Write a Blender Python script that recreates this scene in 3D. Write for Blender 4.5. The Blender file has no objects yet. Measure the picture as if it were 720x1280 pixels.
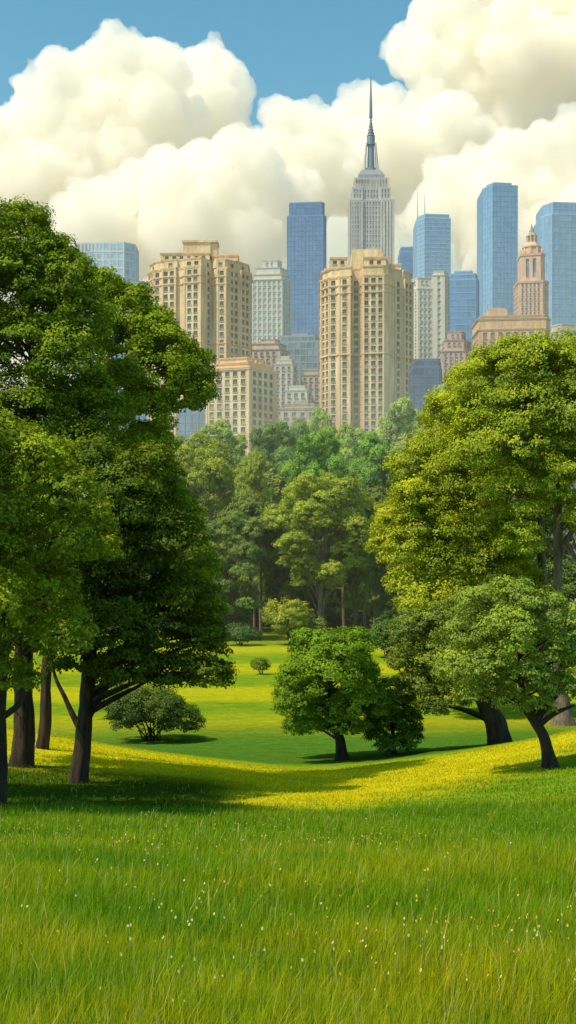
import bpy, bmesh, math, random
import numpy as np
from mathutils import Vector, Matrix, noise

sc = bpy.context.scene
COL = sc.collection
random.seed(11)
RNG = np.random.default_rng(11)
F = 1600.0            # focal length in photograph pixels
HY = 720.0            # horizon row in the photograph
EYE = 2.5

# ------------------------------------------------------------------ terrain
_D = np.array([-60, 0, 7, 13, 25, 34, 45, 60, 80, 100, 140, 200, 400, 1000, 30000], float)
_Z = np.array([-0.9, -1.7, -2.45, -3.1, -4.7, -5.75, -6.95, -7.85, -8.15, -8.1, -7.4, -7.0, -8, -8, -8], float)

def _slopes(x, y):
    h = np.diff(x); dl = np.diff(y) / h
    m = np.zeros_like(y); m[0] = dl[0]; m[-1] = dl[-1]
    for i in range(1, len(y) - 1):
        if dl[i-1] * dl[i] <= 0: m[i] = 0
        else:
            w1, w2 = 2*h[i] + h[i-1], h[i] + 2*h[i-1]
            m[i] = (w1 + w2) / (w1/dl[i-1] + w2/dl[i])
    return m
_M = _slopes(_D, _Z)

def ground(x, d):
    """Height of the meadow at x, d (numpy arrays or floats)."""
    x = np.asarray(x, float); d = np.asarray(d, float)
    dc = np.clip(d, _D[0], _D[-1])
    i = np.clip(np.searchsorted(_D, dc, side='right') - 1, 0, len(_D) - 2)
    h = _D[i+1] - _D[i]; t = (dc - _D[i]) / h
    b = ((2*t**3 - 3*t**2 + 1)*_Z[i] + (t**3 - 2*t**2 + t)*h*_M[i]
         + (-2*t**3 + 3*t**2)*_Z[i+1] + (t**3 - t**2)*h*_M[i+1])
    dx = np.abs(x - 1.0)
    lat = 0.10*(np.sqrt(dx*dx + 1.5) - 1.22) + np.where(x > 1, 0.0085, 0.0055)*dx*dx
    lat = 3.0*np.tanh(lat/3.0)
    s = np.where(d < 45, 15.0, 9.0)
    win = np.exp(-((d - 45)/s)**2)
    roll = 0.10*np.sin(d*0.21 + 1.3*np.sin(x*0.11)) * np.clip(d/40, 0, 1) * np.exp(-(d/160)**2)
    fade = 0.14*np.sin(x*0.09 + 0.5)*np.clip(1-d/200, 0, 1)
    return b + lat*win + roll + fade + EYE

def P(px, py, d):
    return Vector(((px - 360)/F*d, d, EYE + (HY - py)/F*d))

def ground_d(px, py, lo=6.0, hi=400.0):
    """First distance at which the meadow shows at this direction."""
    d = np.arange(lo, hi, 0.1)
    z = ground((px-360)/F*d, d)
    ray = EYE + (HY - py)/F*d
    k = np.nonzero(z >= ray)[0]
    return float(d[k[0]]) if len(k) else hi

# ------------------------------------------------------------------ object helpers
def tag(o, label=None, cat=None, group=None, kind=None):
    if label: o['label'] = label
    if cat: o['category'] = cat
    if group: o['group'] = group
    if kind: o['kind'] = kind
    return o

def empty(name, loc, label=None, cat=None, group=None):
    o = bpy.data.objects.new(name, None); COL.objects.link(o)
    o.location = loc; o.empty_display_size = 0.5
    return tag(o, label, cat, group)

def link(name, me, parent=None, loc=(0, 0, 0)):
    o = bpy.data.objects.new(name, me); COL.objects.link(o)
    o.location = loc
    if parent: o.parent = parent
    return o

class MB:
    def __init__(s): s.v = []; s.f = []; s.m = []
    def quad(s, a, b, c, d, m=0):
        n = len(s.v); s.v += [tuple(a), tuple(b), tuple(c), tuple(d)]; s.f.append((n, n+1, n+2, n+3)); s.m.append(m)
    def box(s, x0, x1, y0, y1, z0, z1, m=0):
        n = len(s.v)
        s.v += [(x0,y0,z0),(x1,y0,z0),(x1,y1,z0),(x0,y1,z0),(x0,y0,z1),(x1,y0,z1),(x1,y1,z1),(x0,y1,z1)]
        for q in ((0,3,2,1),(4,5,6,7),(0,1,5,4),(1,2,6,5),(2,3,7,6),(3,0,4,7)):
            s.f.append(tuple(n+i for i in q)); s.m.append(m)
    def obox(s, o, u, w, n0, n1, z0, z1, n, m=0):
        """Box along direction u (length w) from o, from n0 to n1 outwards along n."""
        k = len(s.v); o = Vector((o[0], o[1], 0)); u = Vector((u[0], u[1], 0)); n = Vector((n[0], n[1], 0))
        a, b, c, d = o+n*n1, o+u*w+n*n1, o+u*w+n*n0, o+n*n0
        for z in (z0, z1):
            for p in (a, b, c, d): s.v.append((p.x, p.y, z))
        for q in ((0,3,2,1),(4,5,6,7),(0,1,5,4),(1,2,6,5),(2,3,7,6),(3,0,4,7)):
            s.f.append(tuple(k+i for i in q)); s.m.append(m)
    def prism(s, poly, z0, z1, m=0, top=True, poly1=None):
        n = len(s.v); k = len(poly); p1 = poly1 or poly
        s.v += [(p[0], p[1], z0) for p in poly] + [(p[0], p[1], z1) for p in p1]
        for i in range(k):
            j = (i+1) % k; s.f.append((n+i, n+j, n+k+j, n+k+i)); s.m.append(m)
        if top: s.f.append(tuple(n+k+i for i in range(k))); s.m.append(m)
        s.f.append(tuple(n+i for i in reversed(range(k)))); s.m.append(m)
    def tube(s, pts, rad, sides=9, m=0, wob=0.0, cap=True):
        pts = [Vector(p) for p in pts]; n0 = len(s.v)
        up = Vector((0.31, 0.95, 0.1))
        for i, p in enumerate(pts):
            t = (pts[min(i+1, len(pts)-1)] - pts[max(i-1, 0)]).normalized()
            a = t.cross(up)
            if a.length < 1e-3: a = t.cross(Vector((1, 0, 0)))
            a.normalize(); b = t.cross(a)
            for k in range(sides):
                th = 2*math.pi*k/sides
                r = rad[i]*(1 + wob*noise.noise(Vector((math.cos(th)*1.3, math.sin(th)*1.3, p.z*0.7 + p.x))) + wob*.6*noise.noise(Vector((math.cos(th)*3.1, math.sin(th)*3.1, p.z*1.9))))
                s.v.append(tuple(p + (a*math.cos(th) + b*math.sin(th))*r))
        for i in range(len(pts)-1):
            for k in range(sides):
                j = (k+1) % sides
                s.f.append((n0+i*sides+k, n0+(i+1)*sides+k, n0+(i+1)*sides+j, n0+i*sides+j)); s.m.append(m)
        if cap:
            s.f.append(tuple(n0+(len(pts)-1)*sides+k for k in reversed(range(sides)))); s.m.append(m)
    def mesh(s, name, mats, smooth=False):
        me = bpy.data.meshes.new(name); me.from_pydata(s.v, [], s.f)
        for mt in mats: me.materials.append(mt)
        if len(mats) > 1: me.polygons.foreach_set('material_index', s.m)
        if smooth: me.polygons.foreach_set('use_smooth', [True]*len(s.f))
        me.update(); return me
    def build(s, name, mats, parent=None, loc=(0, 0, 0), smooth=False):
        if not isinstance(mats, (list, tuple)): mats = [mats]
        return link(name, s.mesh(name, mats, smooth), parent, loc)

# ------------------------------------------------------------------ materials
def new_mat(name):
    m = bpy.data.materials.new(name); m.use_nodes = True
    nt = m.node_tree; nt.nodes.clear()
    return m, nt, nt.nodes.new('ShaderNodeOutputMaterial')

def N(nt, typ, **kw):
    n = nt.nodes.new(typ)
    for k, v in kw.items():
        if k.startswith('i_'): n.inputs[int(k[2:])].default_value = v
        else: setattr(n, k, v)
    return n

def math_n(nt, op, a, b=None, clamp=False):
    n = nt.nodes.new('ShaderNodeMath'); n.operation = op; n.use_clamp = clamp
    for i, v in enumerate((a, b)):
        if v is None: continue
        if isinstance(v, (int, float)): n.inputs[i].default_value = v
        else: nt.links.new(v, n.inputs[i])
    return n.outputs[0]

def mixc(nt, fac, a, b, blend='MIX'):
    n = nt.nodes.new('ShaderNodeMix'); n.data_type = 'RGBA'; n.blend_type = blend
    for s, v in ((n.inputs[0], fac), (n.inputs[6], a), (n.inputs[7], b)):
        if isinstance(v, (int, float)): s.default_value = v
        elif isinstance(v, (tuple, list)): s.default_value = (*v[:3], 1)
        else: nt.links.new(v, s)
    return n.outputs[2]

def ramp(nt, fac, lo, hi):
    n = nt.nodes.new('ShaderNodeMapRange'); n.interpolation_type = 'SMOOTHSTEP'
    nt.links.new(fac, n.inputs[0])
    for i, v in ((1, lo), (2, hi)):
        if isinstance(v, (int, float)): n.inputs[i].default_value = v
        else: nt.links.new(v, n.inputs[i])
    return n.outputs[0]

def noise_n(nt, vec, scale, detail=3, rough=0.55):
    n = nt.nodes.new('ShaderNodeTexNoise'); n.inputs['Scale'].default_value = scale
    n.inputs['Detail'].default_value = detail; n.inputs['Roughness'].default_value = rough
    if vec is not None: nt.links.new(vec, n.inputs['Vector'])
    return n.outputs[0]

def scaled(nt, vec, s):
    n = nt.nodes.new('ShaderNodeVectorMath'); n.operation = 'MULTIPLY'
    nt.links.new(vec, n.inputs[0]); n.inputs[1].default_value = s
    return n.outputs[0]

GREEN = (0.152, 0.310, 0.015); LIME = (0.375, 0.415, 0.014); YELLOW = (0.66, 0.60, 0.014); DEEP = (0.118, 0.275, 0.018)

def meadow_group():
    g = bpy.data.node_groups.new('meadow_colour', 'ShaderNodeTree')
    g.interface.new_socket('Color', in_out='OUTPUT', socket_type='NodeSocketColor')
    out = g.nodes.new('NodeGroupOutput')
    tc = g.nodes.new('ShaderNodeTexCoord'); ob = tc.outputs['Object']
    sep = g.nodes.new('ShaderNodeSeparateXYZ'); g.links.new(ob, sep.inputs[0])
    X, Y = sep.outputs[0], sep.outputs[1]
    broad = noise_n(g, scaled(g, ob, (0.10, 0.22, 0)), 1.0, 3)
    mid = noise_n(g, scaled(g, ob, (0.5, 1.1, 0)), 1.0, 3)
    fine = noise_n(g, scaled(g, ob, (2.6, 5, 0)), 1.0, 2)
    n1 = math_n(g, 'MULTIPLY', math_n(g, 'SUBTRACT', broad, 0.5), 11.0)
    n2 = math_n(g, 'MULTIPLY', math_n(g, 'SUBTRACT', mid, 0.5), 4.0)
    # foreground: green with lime drifts
    col = mixc(g, ramp(g, math_n(g, 'ADD', math_n(g, 'MULTIPLY', broad, 0.6), math_n(g, 'MULTIPLY', mid, 0.5)), 0.44, 0.68), GREEN, LIME)
    col = mixc(g, ramp(g, fine, 0.52, 0.8), col, DEEP)
    # deeper green towards the edge of the foreground slope
    yw = math_n(g, 'ADD', Y, math_n(g, 'MULTIPLY', n2, 0.6))
    e = math_n(g, 'MULTIPLY', ramp(g, yw, 13.0, 19.0), 0.5)
    col = mixc(g, e, col, DEEP)
    # buttercup band on the saddle
    xr = math_n(g, 'MAXIMUM', math_n(g, 'SUBTRACT', X, 1.0), 0.0)
    xl = math_n(g, 'MAXIMUM', math_n(g, 'SUBTRACT', -0.8, X), 0.0)
    lo = math_n(g, 'ADD', math_n(g, 'ADD', math_n(g, 'MULTIPLY', xr, 1.6), math_n(g, 'MINIMUM', math_n(g, 'MULTIPLY', xl, 6.0), 8.0)), 25.8)
    yy = math_n(g, 'SUBTRACT', math_n(g, 'ADD', Y, math_n(g, 'MULTIPLY', n2, 0.9)), lo)
    band = ramp(g, math_n(g, 'ADD', yy, math_n(g, 'MULTIPLY', math_n(g, 'SUBTRACT', fine, 0.5), 3.5)), -3.0, 4.5)
    hi = ramp(g, math_n(g, 'ADD', Y, n2), 44.0, 49.5)
    band = math_n(g, 'MULTIPLY', band, math_n(g, 'SUBTRACT', 1.0, hi))
    ycol = mixc(g, ramp(g, mid, 0.2, 0.52), LIME, YELLOW)
    ycol = mixc(g, math_n(g, 'MULTIPLY', ramp(g, fine, 0.45, 0.8), 0.35), ycol, LIME)
    col = mixc(g, band, col, ycol)
    painted_shade = math_n(g, 'MULTIPLY', ramp(g, math_n(g, 'MULTIPLY', math_n(g, 'ADD', X, math_n(g, 'MULTIPLY', n2, 0.4)), -1.0), 0.3, 2.6), math_n(g, 'MULTIPLY', ramp(g, yw, 24.5, 27.5), math_n(g, 'SUBTRACT', 1.0, ramp(g, yw, 33.0, 37.0))))  # shadow pool of the left-hand trees, painted into the grass colour
    col = mixc(g, math_n(g, 'MULTIPLY', painted_shade, 0.85), col, (0.036, 0.090, 0.009))
    # far field stripes
    sy = math_n(g, 'ADD', Y, n1)
    st = math_n(g, 'SINE', math_n(g, 'MULTIPLY', sy, 0.30))
    fcol = mixc(g, math_n(g, 'ADD', math_n(g, 'MULTIPLY', ramp(g, st, -0.9, 0.9), 0.75), math_n(g, 'MULTIPLY', ramp(g, mid, 0.3, 0.7), 0.25)), (0.125, 0.265, 0.018), (0.46, 0.44, 0.014))
    fcol = mixc(g, math_n(g, 'MULTIPLY', ramp(g, mid, 0.4, 0.75), 0.4), fcol, (0.38, 0.34, 0.008))
    fcol = mixc(g, math_n(g, 'SUBTRACT', 1.0, ramp(g, math_n(g, 'ADD', Y, math_n(g, 'MULTIPLY', n1, 0.7)), 58.0, 76.0)), fcol, (0.085, 0.190, 0.022))
    col = mixc(g, ramp(g, math_n(g, 'ADD', Y, n2), 48.0, 51.0), col, fcol)
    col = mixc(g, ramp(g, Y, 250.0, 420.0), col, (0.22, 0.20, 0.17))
    g.links.new(col, out.inputs[0])
    return g
MEADOW = meadow_group()

def mat_ground():
    m, nt, out = new_mat('meadow_turf')
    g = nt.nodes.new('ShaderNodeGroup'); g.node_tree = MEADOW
    tc = nt.nodes.new('ShaderNodeTexCoord')
    f = noise_n(nt, tc.outputs['Object'], 9.0, 5, 0.7)
    f2 = noise_n(nt, scaled(nt, tc.outputs['Object'], (1, 2.2, 1)), 1.6, 4, 0.65)
    v = math_n(nt, 'ADD', math_n(nt, 'MULTIPLY', f, 0.9), math_n(nt, 'MULTIPLY', f2, 0.8))
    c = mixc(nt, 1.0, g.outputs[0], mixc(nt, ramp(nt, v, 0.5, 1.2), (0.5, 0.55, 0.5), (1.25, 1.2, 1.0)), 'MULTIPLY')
    b = N(nt, 'ShaderNodeBump'); b.inputs['Strength'].default_value = 0.9; b.inputs['Distance'].default_value = 0.12
    nt.links.new(v, b.inputs['Height'])
    d = N(nt, 'ShaderNodeBsdfDiffuse'); nt.links.new(c, d.inputs[0]); nt.links.new(b.outputs[0], d.inputs['Normal'])
    nt.links.new(d.outputs[0], out.inputs[0]); return m

def mat_grass():
    m, nt, out = new_mat('grass_blade')
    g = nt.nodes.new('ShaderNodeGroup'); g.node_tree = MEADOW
    at = N(nt, 'ShaderNodeAttribute', attribute_name='tint'); tip = N(nt, 'ShaderNodeAttribute', attribute_name='tip')
    c = mixc(nt, 1.0, g.outputs[0], mixc(nt, at.outputs['Fac'], (0.62, 0.80, 0.8), (1.65, 1.35, 1.1)), 'MULTIPLY')
    c = mixc(nt, math_n(nt, 'MULTIPLY', math_n(nt, 'GREATER_THAN', at.outputs['Fac'], 0.985), 0.75), c, (0.62, 0.52, 0.22))
    c = mixc(nt, 1.0, c, mixc(nt, tip.outputs['Fac'], (0.55, 0.6, 0.5), (1.35, 1.25, 1.0)), 'MULTIPLY')
    d = N(nt, 'ShaderNodeBsdfDiffuse'); t = N(nt, 'ShaderNodeBsdfTranslucent')
    nt.links.new(c, d.inputs[0]); nt.links.new(c, t.inputs[0])
    mx = N(nt, 'ShaderNodeMixShader', i_0=0.42); nt.links.new(d.outputs[0], mx.inputs[1]); nt.links.new(t.outputs[0], mx.inputs[2])
    nt.links.new(mx.outputs[0], out.inputs[0]); return m

def mat_leaf():
    m, nt, out = new_mat('leaf')
    oi = nt.nodes.new('ShaderNodeObjectInfo')
    at = N(nt, 'ShaderNodeAttribute', attribute_name='tint')
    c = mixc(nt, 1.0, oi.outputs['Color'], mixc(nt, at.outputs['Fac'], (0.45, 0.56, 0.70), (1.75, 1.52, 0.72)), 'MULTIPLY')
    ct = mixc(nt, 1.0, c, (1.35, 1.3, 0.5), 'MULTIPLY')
    d = N(nt, 'ShaderNodeBsdfDiffuse'); t = N(nt, 'ShaderNodeBsdfTranslucent')
    nt.links.new(c, d.inputs[0]); nt.links.new(ct, t.inputs[0])
    mx = N(nt, 'ShaderNodeMixShader', i_0=0.24); nt.links.new(d.outputs[0], mx.inputs[1]); nt.links.new(t.outputs[0], mx.inputs[2])
    gl = N(nt, 'ShaderNodeBsdfGlossy'); gl.inputs['Roughness'].default_value = 0.6; gl.inputs[0].default_value = (0.8, 0.85, 0.7, 1)
    m2 = N(nt, 'ShaderNodeMixShader', i_0=0.012); nt.links.new(mx.outputs[0], m2.inputs[1]); nt.links.new(gl.outputs[0], m2.inputs[2])
    nt.links.new(m2.outputs[0], out.inputs[0]); return m

def mat_bark(name, c0, c1):
    m, nt, out = new_mat(name)
    tc = nt.nodes.new('ShaderNodeTexCoord')
    f = noise_n(nt, scaled(nt, tc.outputs['Object'], (7, 7, 1.3)), 1.0, 5, 0.7)
    c = mixc(nt, ramp(nt, f, 0.3, 0.7), c0, c1)
    b = N(nt, 'ShaderNodeBump'); b.inputs['Strength'].default_value = 0.8; b.inputs['Distance'].default_value = 0.06
    nt.links.new(f, b.inputs['Height'])
    d = N(nt, 'ShaderNodeBsdfPrincipled'); d.inputs['Roughness'].default_value = 0.9
    nt.links.new(c, d.inputs[0]); nt.links.new(b.outputs[0], d.inputs['Normal']); nt.links.new(d.outputs[0], out.inputs[0]); return m

def mat_stone(name, col, var=0.16, scale=0.35, rough=0.85, streak=True):
    m, nt, out = new_mat(name)
    tc = nt.nodes.new('ShaderNodeTexCoord'); ob = tc.outputs['Object']
    f = noise_n(nt, scaled(nt, ob, (1, 1, 0.22 if streak else 1)), scale, 4, 0.6)
    f2 = noise_n(nt, ob, scale*7, 3, 0.6)
    v = math_n(nt, 'ADD', math_n(nt, 'MULTIPLY', f, 0.65), math_n(nt, 'MULTIPLY', f2, 0.35))
    lo = tuple(x*(1-var*1.7) for x in col); hi = tuple(min(0.85, x*(1+var)) for x in col)
    c = mixc(nt, ramp(nt, v, 0.3, 0.7), lo, hi)
    d = N(nt, 'ShaderNodeBsdfPrincipled'); d.inputs['Roughness'].default_value = rough
    nt.links.new(c, d.inputs[0]); nt.links.new(d.outputs[0], out.inputs[0]); return m

def mat_glass(name, col, rough=0.3, spec=0.5, var=0.25, cell=(0.25, 0.25, 0.25), blinds=False):
    """Window glass seen from outside: dark tinted, slightly reflective, each pane a little different."""
    m, nt, out = new_mat(name)
    tc = nt.nodes.new('ShaderNodeTexCoord'); ge = nt.nodes.new('ShaderNodeNewGeometry')
    wn = N(nt, 'ShaderNodeTexWhiteNoise')
    sn = N(nt, 'ShaderNodeVectorMath', operation='FLOOR')
    nt.links.new(scaled(nt, ge.outputs['Position'], cell), sn.inputs[0]); nt.links.new(sn.outputs[0], wn.inputs[0])
    big = noise_n(nt, scaled(nt, ge.outputs['Position'], (1, 1, 0.5)), 0.03, 3)
    v = math_n(nt, 'ADD', math_n(nt, 'MULTIPLY', wn.outputs[0], 0.55), math_n(nt, 'MULTIPLY', big, 0.6))
    lo = tuple(x*(1-var) for x in col); hi = tuple(x*(1+var) for x in col)
    c = mixc(nt, ramp(nt, v, 0.15, 0.95), lo, hi)
    if blinds: c = mixc(nt, math_n(nt, 'MULTIPLY', math_n(nt, 'GREATER_THAN', wn.outputs[0], 0.86), 0.55), c, (0.42, 0.38, 0.30))
    d = N(nt, 'ShaderNodeBsdfPrincipled'); d.inputs['Roughness'].default_value = rough
    d.inputs['Specular IOR Level'].default_value = spec
    nt.links.new(c, d.inputs[0]); nt.links.new(d.outputs[0], out.inputs[0]); return m

def mat_plain(name, col, rough=0.6):
    return mat_stone(name, col, 0.1, 1.5, rough, False)

M_GROUND, M_GRASS, M_LEAF = mat_ground(), mat_grass(), mat_leaf()
BARK_DARK = mat_bark('dark_bark', (0.010, 0.006, 0.003), (0.060, 0.036, 0.017))
BARK_GREY = mat_bark('grey_brown_bark', (0.075, 0.056, 0.036), (0.23, 0.17, 0.11))

# ------------------------------------------------------------------ world, sun, camera
SUN = Vector((-0.47, -0.28, 0.84)).normalized()
w = bpy.data.worlds.new('World'); sc.world = w; w.use_nodes = True
nt = w.node_tree; bg = nt.nodes['Background']
sky = nt.nodes.new('ShaderNodeTexSky'); sky.sky_type = 'NISHITA'; sky.sun_disc = False
sky.sun_elevation = math.asin(SUN.z); sky.sun_rotation = math.atan2(SUN.x, SUN.y)
sky.air_density = 1.0; sky.dust_density = 1.0; sky.ozone_density = 1.0
sp = nt.nodes.new('ShaderNodeSeparateColor'); nt.links.new(sky.outputs[0], sp.inputs[0])
cb = nt.nodes.new('ShaderNodeCombineColor')
rb = math_n(nt, 'DIVIDE', sp.outputs[0], math_n(nt, 'MAXIMUM', sp.outputs[2], 1e-4))
gb = math_n(nt, 'DIVIDE', sp.outputs[1], math_n(nt, 'MAXIMUM', sp.outputs[2], 1e-4))
nt.links.new(math_n(nt, 'MULTIPLY', sp.outputs[0], math_n(nt, 'POWER', rb, 0.55)), cb.inputs[0])
nt.links.new(math_n(nt, 'MULTIPLY', sp.outputs[1], math_n(nt, 'POWER', math_n(nt, 'MAXIMUM', gb, 0.2), -0.20)), cb.inputs[1])
nt.links.new(sp.outputs[2], cb.inputs[2])
tint = cb.outputs[0]
nt.links.new(tint, bg.inputs[0]); bg.inputs[1].default_value = 0.16
L = bpy.data.lights.new('sun', 'SUN'); L.energy = 5.0; L.angle = math.radians(0.5); L.color = (1, 0.885, 0.655)
so = bpy.data.objects.new('sun', L); COL.objects.link(so); so.rotation_euler = SUN.to_track_quat('Z', 'Y').to_euler()
so.location = (-30, -30, 80)
cam = bpy.data.cameras.new('camera'); cam.lens = 45.0; cam.sensor_width = 36; cam.shift_y = (HY-640)/1280
cam.clip_start = 0.1; cam.clip_end = 60000
co = bpy.data.objects.new('camera', cam); COL.objects.link(co)
co.location = (0, 0, EYE); co.rotation_euler = (math.pi/2, 0, 0); sc.camera = co
sc.view_settings.view_transform = 'Standard'; sc.view_settings.look = 'None'; sc.view_settings.exposure = 0
cy = sc.cycles
cy.use_denoising = True; cy.max_bounces = 22; cy.diffuse_bounces = 3; cy.glossy_bounces = 2; cy.transmission_bounces = 3
cy.volume_bounces = 26; cy.transparent_max_bounces = 32; cy.caustics_reflective = False; cy.caustics_refractive = False
cy.sample_clamp_indirect = 6.0

# ------------------------------------------------------------------ ground sheet
def build_ground():
    ys = np.concatenate([np.arange(-40, 6, 4), np.arange(6, 70, 0.5), np.arange(70, 160, 2), np.geomspace(160, 24000, 45)])
    s = np.concatenate([np.arange(0, 22, 0.7), np.geomspace(22, 14000, 40)])
    xs = np.concatenate([-s[:0:-1], s])
    XX, YY = np.meshgrid(xs, ys); ZZ = ground(XX, YY)
    nx, ny = len(xs), len(ys)
    v = np.stack([XX, YY, ZZ], -1).reshape(-1, 3)
    i = np.arange(nx*ny).reshape(ny, nx)
    f = np.stack([i[:-1, :-1], i[:-1, 1:], i[1:, 1:], i[1:, :-1]], -1).reshape(-1, 4)
    me = bpy.data.meshes.new('meadow'); me.from_pydata(v.tolist(), [], f.tolist())
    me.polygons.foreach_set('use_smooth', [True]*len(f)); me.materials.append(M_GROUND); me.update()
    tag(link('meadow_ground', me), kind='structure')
build_ground()

# ------------------------------------------------------------------ grass and flowers
def polys_mesh(name, co_, sizes, mat, attrs=()):
    """co_: (nv,3), sizes: list/array of polygon sizes, vertices in face order (no sharing)."""
    me = bpy.data.meshes.new(name); nv = len(co_); sizes = np.asarray(sizes, np.int32)
    me.vertices.add(nv); me.vertices.foreach_set('co', np.ascontiguousarray(co_, np.float32).ravel())
    me.loops.add(nv); me.loops.foreach_set('vertex_index', np.arange(nv, dtype=np.int32))
    me.polygons.add(len(sizes))
    me.polygons.foreach_set('loop_start', np.concatenate([[0], np.cumsum(sizes)[:-1]]).astype(np.int32))
    me.materials.append(mat)
    for an, dom, val in attrs:
        a = me.attributes.new(an, 'FLOAT', dom); a.data.foreach_set('value', np.ascontiguousarray(val, np.float32))
    me.update(calc_edges=True); return me

def build_grass():
    parts = []
    for (d0, d1, dens, hh, ww) in ((4.5, 9.5, 3200, 0.25, 0.0065), (9.5, 15, 1600, 0.24, 0.0085), (15, 26, 560, 0.19, 0.013), (26, 47, 190, 0.085, 0.026)):
        half = lambda d: 0.29*d + 0.5
        n = int(dens*(half(d0)+half(d1))*(d1-d0))
        d = np.sqrt(RNG.uniform(d0**2, d1**2, n)); x = RNG.uniform(-1, 1, n)*half(d)
        k = (np.sin(x*1.7+d*0.6)+np.sin(x*0.63-d*1.1+2)+np.sin(x*3.1+d*2.3))/3
        keep = RNG.uniform(0, 1, n) < 0.75+0.35*k
        d, x, k = d[keep], x[keep], k[keep]; n = len(d)
        z = ground(x, d)
        h = hh*RNG.uniform(0.45, 1.2, n)*(1+0.28*k); wd = ww*.76*RNG.uniform(0.5, 1.5, n)*np.where(RNG.uniform(0, 1, n) < .05, 1.8, 1); straw = RNG.uniform(0, 1, n) < .018; h = h*np.where(straw, 1.4, 1)
        a = RNG.uniform(0, 2*np.pi, n); sx, sy = np.cos(a), np.sin(a)*0.6
        la = RNG.normal(0.3, 1.3, n); lean = h*np.abs(RNG.normal(0.22, 0.18, n)); lx, ly = np.cos(la)*lean, np.sin(la)*lean*0.6
        B = np.stack([x, d, z-0.01], -1); S = np.stack([sx*wd/2, sy*wd/2, 0*x], -1)
        Mi = B + np.stack([lx*0.3, ly*0.3, h*0.55], -1); T = B + np.stack([lx, ly, h*(1-0.12*RNG.uniform(0, 1, n))], -1)
        V = np.stack([B-S, B+S, Mi+S*0.75, Mi-S*0.75, Mi-S*0.75, Mi+S*0.75, T], 1)
        tip = np.tile(np.array([0, 0, .55, .55, .55, .55, 1.0]), n)
        tv = np.clip(0.45+0.20*RNG.normal(0, 1, n)+0.12*k, 0, .97); tv[straw] = 1.0; tint = np.repeat(tv, 7)
        parts.append((V.reshape(-1, 3), np.tile([4, 3], n), tip, tint))
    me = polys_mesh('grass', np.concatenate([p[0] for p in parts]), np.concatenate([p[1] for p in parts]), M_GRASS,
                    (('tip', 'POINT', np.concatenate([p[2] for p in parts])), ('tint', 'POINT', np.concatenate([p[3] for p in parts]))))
    tag(link('grass', me), 'long green and lime meadow grass', None, None, 'stuff')
build_grass()

M_WHITE = mat_plain('white_petal', (0.60, 0.57, 0.34)); M_YEL = mat_plain('yellow_petal', (0.80, 0.52, 0.02))
M_STEM = mat_plain('flower_stem', (0.07, 0.14, 0.02)); M_EYE = mat_plain('flower_eye', (0.55, 0.30, 0.02))

def flower_mesh(kind, h, r, seed):
    rr = random.Random(seed); b = MB()
    lean = Vector((rr.uniform(-.06, .06), rr.uniform(-.05, .05), 0))
    b.tube([(0, 0, 0), (lean.x*.4, lean.y*.4, h*.5), (lean.x, lean.y, h)], [.0025, .002, .0016], 4, 0)
    c = Vector((lean.x, lean.y, h)); nrm = Vector((rr.uniform(-.4, .4), rr.uniform(-.9, -.3), 0.8)).normalized()
    a = nrm.orthogonal().normalized(); q = nrm.cross(a)
    n = 9 if kind == 'daisy' else 5
    for k in range(n):
        t = 2*math.pi*k/n; t1, t2 = t-math.pi/n*.85, t+math.pi/n*.85
        e = lambda th, ra, up: c+(a*math.cos(th)+q*math.sin(th))*ra+nrm*up
        up = .0 if kind == 'daisy' else .35*r
        b.quad(e(t, r*.1, 0), e(t1, r*.75, up*.6), e(t, r, up), e(t2, r*.75, up*.6), 1)
    for k in range(6):
        t = 2*math.pi*k/6; t2 = 2*math.pi*(k+1)/6
        p1 = c+(a*math.cos(t)+q*math.sin(t))*r*.3+nrm*.003; p2 = c+(a*math.cos(t2)+q*math.sin(t2))*r*.3+nrm*.003
        b.quad(p1, p2, c+nrm*r*.25, c+nrm*r*.25+a*1e-4, 2)
    return b.mesh(kind, [M_STEM, M_WHITE if kind == 'daisy' else M_YEL, M_EYE if kind == 'daisy' else M_YEL])

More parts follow.
